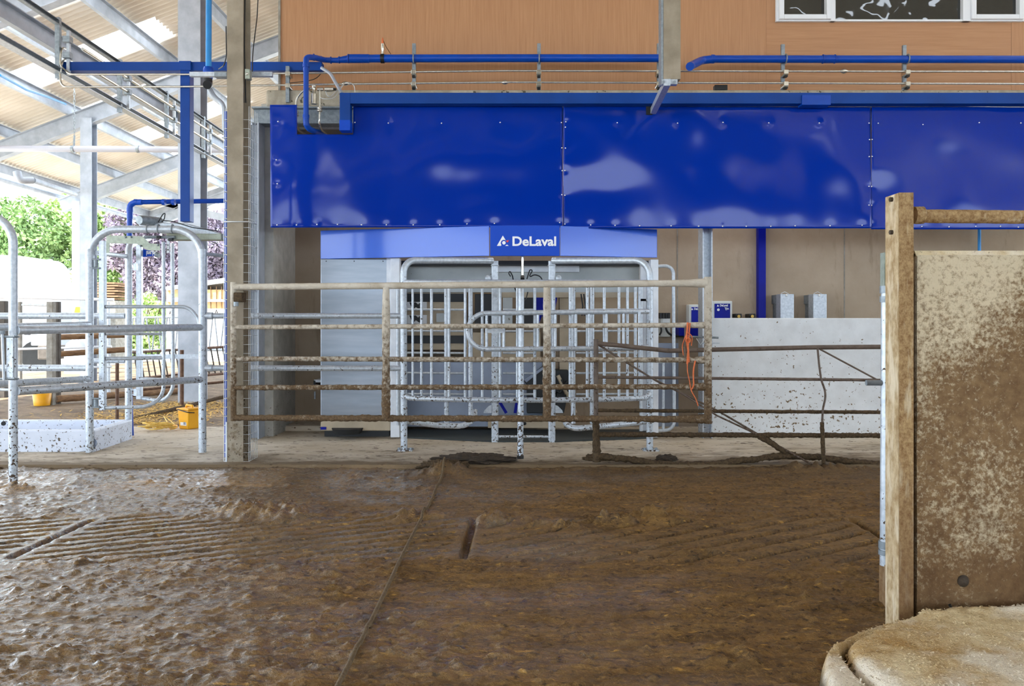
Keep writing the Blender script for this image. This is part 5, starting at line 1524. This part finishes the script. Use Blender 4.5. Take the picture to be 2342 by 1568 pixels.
tree('plum_tree', 'wide purple leaved tree seen through the large hoop', -13.8, 34, 6, 2, 'leaf_plum', 36000, 3, [(0, 0, 3.0, 1.7), (1.3, 0, 4.4, 1.5), (-1.2, 0, 4.6, 1.5), (1.9, .3, 2.4, 1.3), (-.2, .3, 5.7, 1.3), (.5, 0, 1.6, 1.2)])
tree('green_tree', 'low bright bush at the foot of the purple tree', -14.2, 31, 2, 1, 'leaf_bright', 8000, 4, [(0, 0, .9, .8), (.7, 0, 1.4, .8), (.9, 0, .8, .7)], .08)
tree('green_tree', 'pale green tree showing right of the stout column', -12.1, 36, 6, 2, 'leaf_bright', 15000, 5, [(0, 0, 2.6, 1.4), (.6, 0, 4.0, 1.3), (1.2, 0, 2.8, 1.2)])

lr = thing('lorry', 'white lorry parked outside behind the pens on the far left', 'lorry', P(40, 836, 24))
MB().prism([P(x, y, 24) for x, y in ((-160, 800), (-160, 580), (40, 583), (58, 600), (68, 640), (74, 700), (74, 800))], (0, 2.4, 0)).build('body', 'lorry_white', lr, bevel=.12)
MB().prism([P(x, y, 23.6) for x, y in ((70, 790), (70, 597), (117, 592), (122, 690), (125, 790))], (0, .12, 0)).build('tail_door', 'lorry_white', lr, bevel=.03)
MB().pbox(-150, 800, 100, 822, 24.2, 26).build('chassis', 'dark_post', lr)
for px in (20, 84):
    MB().tube([P(px, 812, 23.9), P(px, 812, 24.3)], .42, 20).build('wheel', 'dark_rubber', lr)
sh = thing('shed', 'low yellow timber shed with a white roof edge beyond the stout column', 'shed', P(450, 760, 29))
MB().pbox(380, 662, 560, 705, 29, 32).build('wall', 'shed_yellow', sh)
MB().pbox(380, 705, 560, 826, 29, 32).build('blown_out_base', 'lorry_white', sh)  # white block imitates the overexposed ground below the shed wall
MB().prism([P(x, y, 28.9) for x, y in ((380, 664), (560, 640), (560, 628), (380, 655))], (0, 3.2, 0)).build('roof', 'lorry_white', sh)
for px in (481, 494, 506, 518):
    MB().pbox(px, 655, px+1, 705, 28.97, 29.0).build('board_joint', 'timber', sh)
MB().pbox(380, 684, 560, 690, 28.9, 29).build('band', 'structural', sh)

# pen rails and posts
def post(px, py0, py1, wpx, mat, label, grp='pen posts', round_=False):
    d = GD(py1)
    if round_:
        o = tube('pen_post', [P(px, py1+3, d), P(px, py0, d)], RW(wpx, d), mat, n=12)
    else:
        o = MB().extr(P(px, py1+3, d), P(px, py0, d), BPROF(wpx/F*d, wpx/F*d), up=(0, 1, 0)).build('pen_post', mat, bevel=.01)
    tag(o, label, 'post', grp)
post(8, 688, 908, 15, 'dark_post', 'dark upright post left of the nearest hoop, in the pen beyond')
post(117, 690, 925, 15, 'timber_grey', 'pale square concrete post behind the yellow bucket')
post(131, 690, 922, 12, 'dark_post', 'dark timber post directly right of the pale concrete post')
post(45, 690, 900, 9, 'timber_grey', 'narrow grey pen post just right of the nearest hoop')
post(268, 815, 962, 8, 'rust', 'thin rusty brown stake behind the selection gate', round_=True)
post(248, 690, 905, 7, 'galv', 'slim galvanised pen post just right of the hinge side of the selection gate')
post(416, 800, 930, 9, 'rust', 'short rusty stake at the foot of the stout column', round_=True)
def prail(a, b, r, mat, label, cat='rail', grp='pen rails', cak=0):
    if cak:
        o = caked('pen_rail', a, b, r, cak, mat, None, seed=int(a.x*10) % 97)
        o.name = 'pen_rail'
    else:
        o = tube('pen_rail', [a, b], r, mat, n=10)
    tag(o, label, cat, grp)
dA = 12.6
prail(P(125, 771, dA), P(300, 765, dA+.6), RW(13, dA), 'timber', 'upper round brown timber rail starting at the dark pen post', cak=.03)
prail(P(125, 810, dA), P(300, 798, dA+.8), RW(13, dA), 'timber', 'middle round brown timber rail starting at the dark pen post', cak=.05)
prail(P(128, 912, dA-.4), P(420, 893, dA+1.5), RW(15, dA), 'timber', 'lowest brown timber rail lying on the pen floor', cak=.08)
prail(P(-40, 678, 13.2), P(260, 685, 13.2), RW(7, 13.2), 'white_frame', 'white top rail of the far pen below the lorry')
prail(P(40, 798, 12.9), P(255, 792, 12.9), RW(6, 12.9), 'white_frame', 'white middle rail of the far pen, above the grey barrier rails')
prail(P(40, 845, 12.9), P(255, 838, 12.9), RW(5, 12.9), 'white_frame', 'white lower rail of the far pen')
prail(P(50, 697, 13.3), P(110, 698, 13.3), RW(5, 13.3), 'galv', 'short thin galvanised rail ending at the pale concrete post')
prail(P(300, 868, 13.4), P(520, 843, 14), RW(5, 13.4), 'rust', 'thin brown rail behind the inner square post of the selection gate')
prail(P(300, 893, 12.4), P(520, 872, 13.2), RW(6, 12.4), 'rust', 'thin brown lower rail in front of the feed barrier', cak=.1)
prail(P(306, 958, 10.3), P(520, 905, 12.2), RW(8, 11), 'crust', 'muddy bar lying low on the pen floor behind the lidded bucket', cak=.25)
prail(P(-60, 889, 11.5), P(36, 892, 11.5), RW(7, 11.5), 'galv', 'short galvanised rail left of the nearest hoop near the pen floor')
# feed barrier with slanted headlocks
fbr = thing('feed_barrier', 'row of slanted galvanised headlock bars along the far feed passage', 'feed barrier', P(430, 860, 14.5))
df = 14.6
tube('top_rail', [P(235, 727, df+1), P(560, 722, df)], RW(6, df), 'galv', fbr, n=10)
tube('bottom_rail', [P(235, 800, df+1), P(560, 800, df)], RW(6, df), 'galv', fbr, n=10)
for k in range(20):
    px = 300 + k*13
    a = 4 if k % 2 else -4
    tube('headlock_bar', [P(px-a, 727, df+.2), P(px+a, 800, df+.2)], RW(3.6, df), 'galv', fbr, n=8)
    if k % 2:
        tube('lock_loop', [P(px-3, 718, df), P(px, 708, df), P(px+3, 718, df)], RW(2.6, df), 'rust', fbr, n=6)
fb2 = thing('feed_barrier', 'lower slanted brown bar grid below the headlock bars', 'feed barrier', P(430, 880, 13.6))
df = 13.6
tube('top_rail', [P(300, 806, df+.6), P(560, 790, df)], RW(6, df), 'rust', fb2, n=10)
tube('bottom_rail', [P(300, 872, df+.6), P(560, 850, df)], RW(6, df), 'rust', fb2, n=10)
for k in range(18):
    px = 306 + k*13.5
    tube('slanted_bar', [P(px, 805-k*.9, df+.2), P(px+11, 870-k*1.2, df+.2)], RW(3.4, df), 'dark_post', fb2, n=8)
# machinery lumps in the yard
yb = thing('yard_machine', 'small yellow and grey yard machine beyond the timber rails', 'machine', P(180, 800, 20))
MB().prism([P(x, y, 20) for x, y in ((145, 862), (145, 800), (150, 785), (170, 772), (185, 778), (192, 800), (192, 862))], (0, .6, 0)).build('hopper', 'bluegrey_plate', yb, bevel=.03)
MB().prism([P(x, y, 20.2) for x, y in ((168, 716), (172, 700), (188, 700), (186, 716))], (0, .5, 0)).build('beacon_box', 'yellow_plastic', yb, bevel=.02)
MB().extr(P(179, 790, 20.3), P(178, 712, 20.3), BPROF(.08, .08), up=(0, 1, 0)).build('mast', 'galv_dark', yb)
MB().pbox(85, 790, 118, 822, 21, 21.8).build('dark_body', 'dark_post', yb, bevel=.03)
plt = thing('pallet_stack', 'stack of pale timber boards in the yard behind the hinge side of the selection gate', 'timber stack', P(245, 690, 27))
for k in range(7):
    MB().pbox(212-k % 3*3, 645+k*6, 262+k % 2*8, 649+k*6, 27, 28).build('board', 'timber', plt)
MB().pbox(212, 687, 264, 832, 27, 28).build('crate', 'timber_grey', plt)

# buckets and cord
t = thing('bucket', 'plain yellow bucket standing against the pale concrete pen post', 'bucket', G(87, 928))
g = G(87, 928)
MB().tube([g+Vector((0, .1, 0)), g+Vector((0, .1, .24)), g+Vector((0, .1, .24)), g+Vector((0, .1, .02))], [.105, .135, .125, .098], 28).build('body', 'yellow_plastic', t)
ring(g+Vector((0, .1, .24)), (0, 0, 1), .132, .008, 28).build('rim', 'yellow_plastic', t)
t = thing('bucket', 'square yellow bucket with a lid, black handle and white label on the slab', 'bucket', G(424, 981, SLAB))
d = GD(982, SLAB)
zb_ = SLAB; zt_ = ZW(938, d)
a0, a1, b0, b1 = XW(406, d), XW(444, d), XW(402, d), XW(447, d)
ccx = (a0+a1)/2
rot = Matrix.Rotation(math.radians(-28), 3, 'Z')
def ro(x, y, z):
    v = rot @ Vector((x, y, 0)); return Vector((ccx+v.x, d+.1+v.y, z))
hb, ht = .075, .088
mbk = MB()
mbk.add([ro(sx*hb, sy*hb, zb_) for sx, sy in ((-1, -1), (1, -1), (1, 1), (-1, 1))] + [ro(sx*ht, sy*ht, zt_) for sx, sy in ((-1, -1), (1, -1), (1, 1), (-1, 1))],
        [(3, 2, 1, 0), (4, 5, 6, 7), (0, 1, 5, 4), (1, 2, 6, 5), (2, 3, 7, 6), (3, 0, 4, 7)])
mbk.build('body', 'yellow_plastic', t, bevel=.012)
mbl = MB()
hl = .096
mbl.add([ro(sx*hl, sy*hl, z) for z in (zt_, zt_+.02) for sx, sy in ((-1, -1), (1, -1), (1, 1), (-1, 1))],
        [(3, 2, 1, 0), (4, 5, 6, 7), (0, 1, 5, 4), (1, 2, 6, 5), (2, 3, 7, 6), (3, 0, 4, 7)])
mbl.build('lid', 'yellow_plastic', t, bevel=.006)
tube('lid_grip', [ro(-.05, 0, zt_+.02), ro(-.05, 0, zt_+.045), ro(.05, 0, zt_+.045), ro(.05, 0, zt_+.02)], .012, 'yellow_plastic', t, fr=.02, n=8)
tube('handle', [ro(-.1, -.02, zt_+.0), ro(-.09, -.10, zt_+.01), ro(.09, -.10, zt_-.02), ro(.1, -.02, zt_-.03)], .006, 'black_plastic', t, fr=.04, n=8)
mq = MB()
mq.add([ro(-.05, -.0785, zb_+.04), ro(.045, -.0785, zb_+.04), ro(.045, -.0815, zb_+.13), ro(-.05, -.0815, zb_+.13)], [(0, 1, 2, 3)])
so2 = mq.build('label_sticker', 'paper', t)
mq = MB()
mq.add([ro(.0, -.0800, zb_+.05), ro(.035, -.0800, zb_+.05), ro(.035, -.0812, zb_+.08), ro(.0, -.0812, zb_+.08)], [(0, 1, 2, 3)])
mq.build('print_block', 'bluegrey_plate', so2)
t = thing('coiled_cord', 'loose coil of pale yellow cord on the slab left of the lidded bucket', 'cord', G(360, 985, SLAB))
pts = []
c = G(360, 984, SLAB)
for i in range(170):
    a = i*.22
    r_ = .10 + .035*math.sin(i*.37) + .02*math.sin(i*.9)
    pts.append(Vector((c.x + r_*1.35*math.cos(a) + .02*math.sin(i*.13), c.y + r_*.8*math.sin(a), SLAB+.012+.0004*i + .012*abs(math.sin(i*.31)))))
tube('coil', pts, .006, 'yellow_cord', t, n=6)
tube('loose_end', [pts[-1], G(372, 958, SLAB)+Vector((0, 0, .06)), G(400, 972, SLAB)+Vector((0, 0, .01))], .006, 'yellow_cord', t, n=6, fr=.05)
MB().pbox(385, 972, 402, 979, GD(979, SLAB), GD(979, SLAB)+.06).build('reel_block', 'yellow_plastic', t, bevel=.008)
# yellow straw lying in the pen behind
def straw(x0, x1, y0, y1, n, label, mat):
    mb = MB()
    for _ in range(n):
        x = random.gauss((x0+x1)/2, (x1-x0)/4); y = random.uniform(y0, y1)
        a = random.uniform(0, 6.28); l = random.uniform(.02, .07)
        u = Vector((math.cos(a)*l, math.sin(a)*l, random.uniform(-.01, .01))); v = Vector((-math.sin(a), math.cos(a), 0))*.006
        c = Vector((x, y, random.uniform(.002, .03)))
        mb.add([c-u-v, c+u-v, c+u+v, c-u+v], [(0, 1, 2, 3)])
    o = mb.build('straw', mat); tag(o, label, 'straw', kind='stuff')
surf('straw', 'd8b25c', 'c59b45', 9, .8)
straw(-5.6, -3.6, 9.6, 12.5, 2600, 'loose yellow straw on the pen floor behind the lidded bucket', 'straw')
# unseen fill light added above the sheets to brighten the milking room
la = bpy.data.lights.new('room_fill', 'AREA'); la.shape = 'RECTANGLE'; la.size = 5.0; la.size_y = .15; la.energy = 14; la.color = (1, .95, .88)
lo = bpy.data.objects.new('room_fill', la); COL.objects.link(lo); lo.location = (1.2, 8.75, 3.3); lo.rotation_euler = (0, 0, 0)
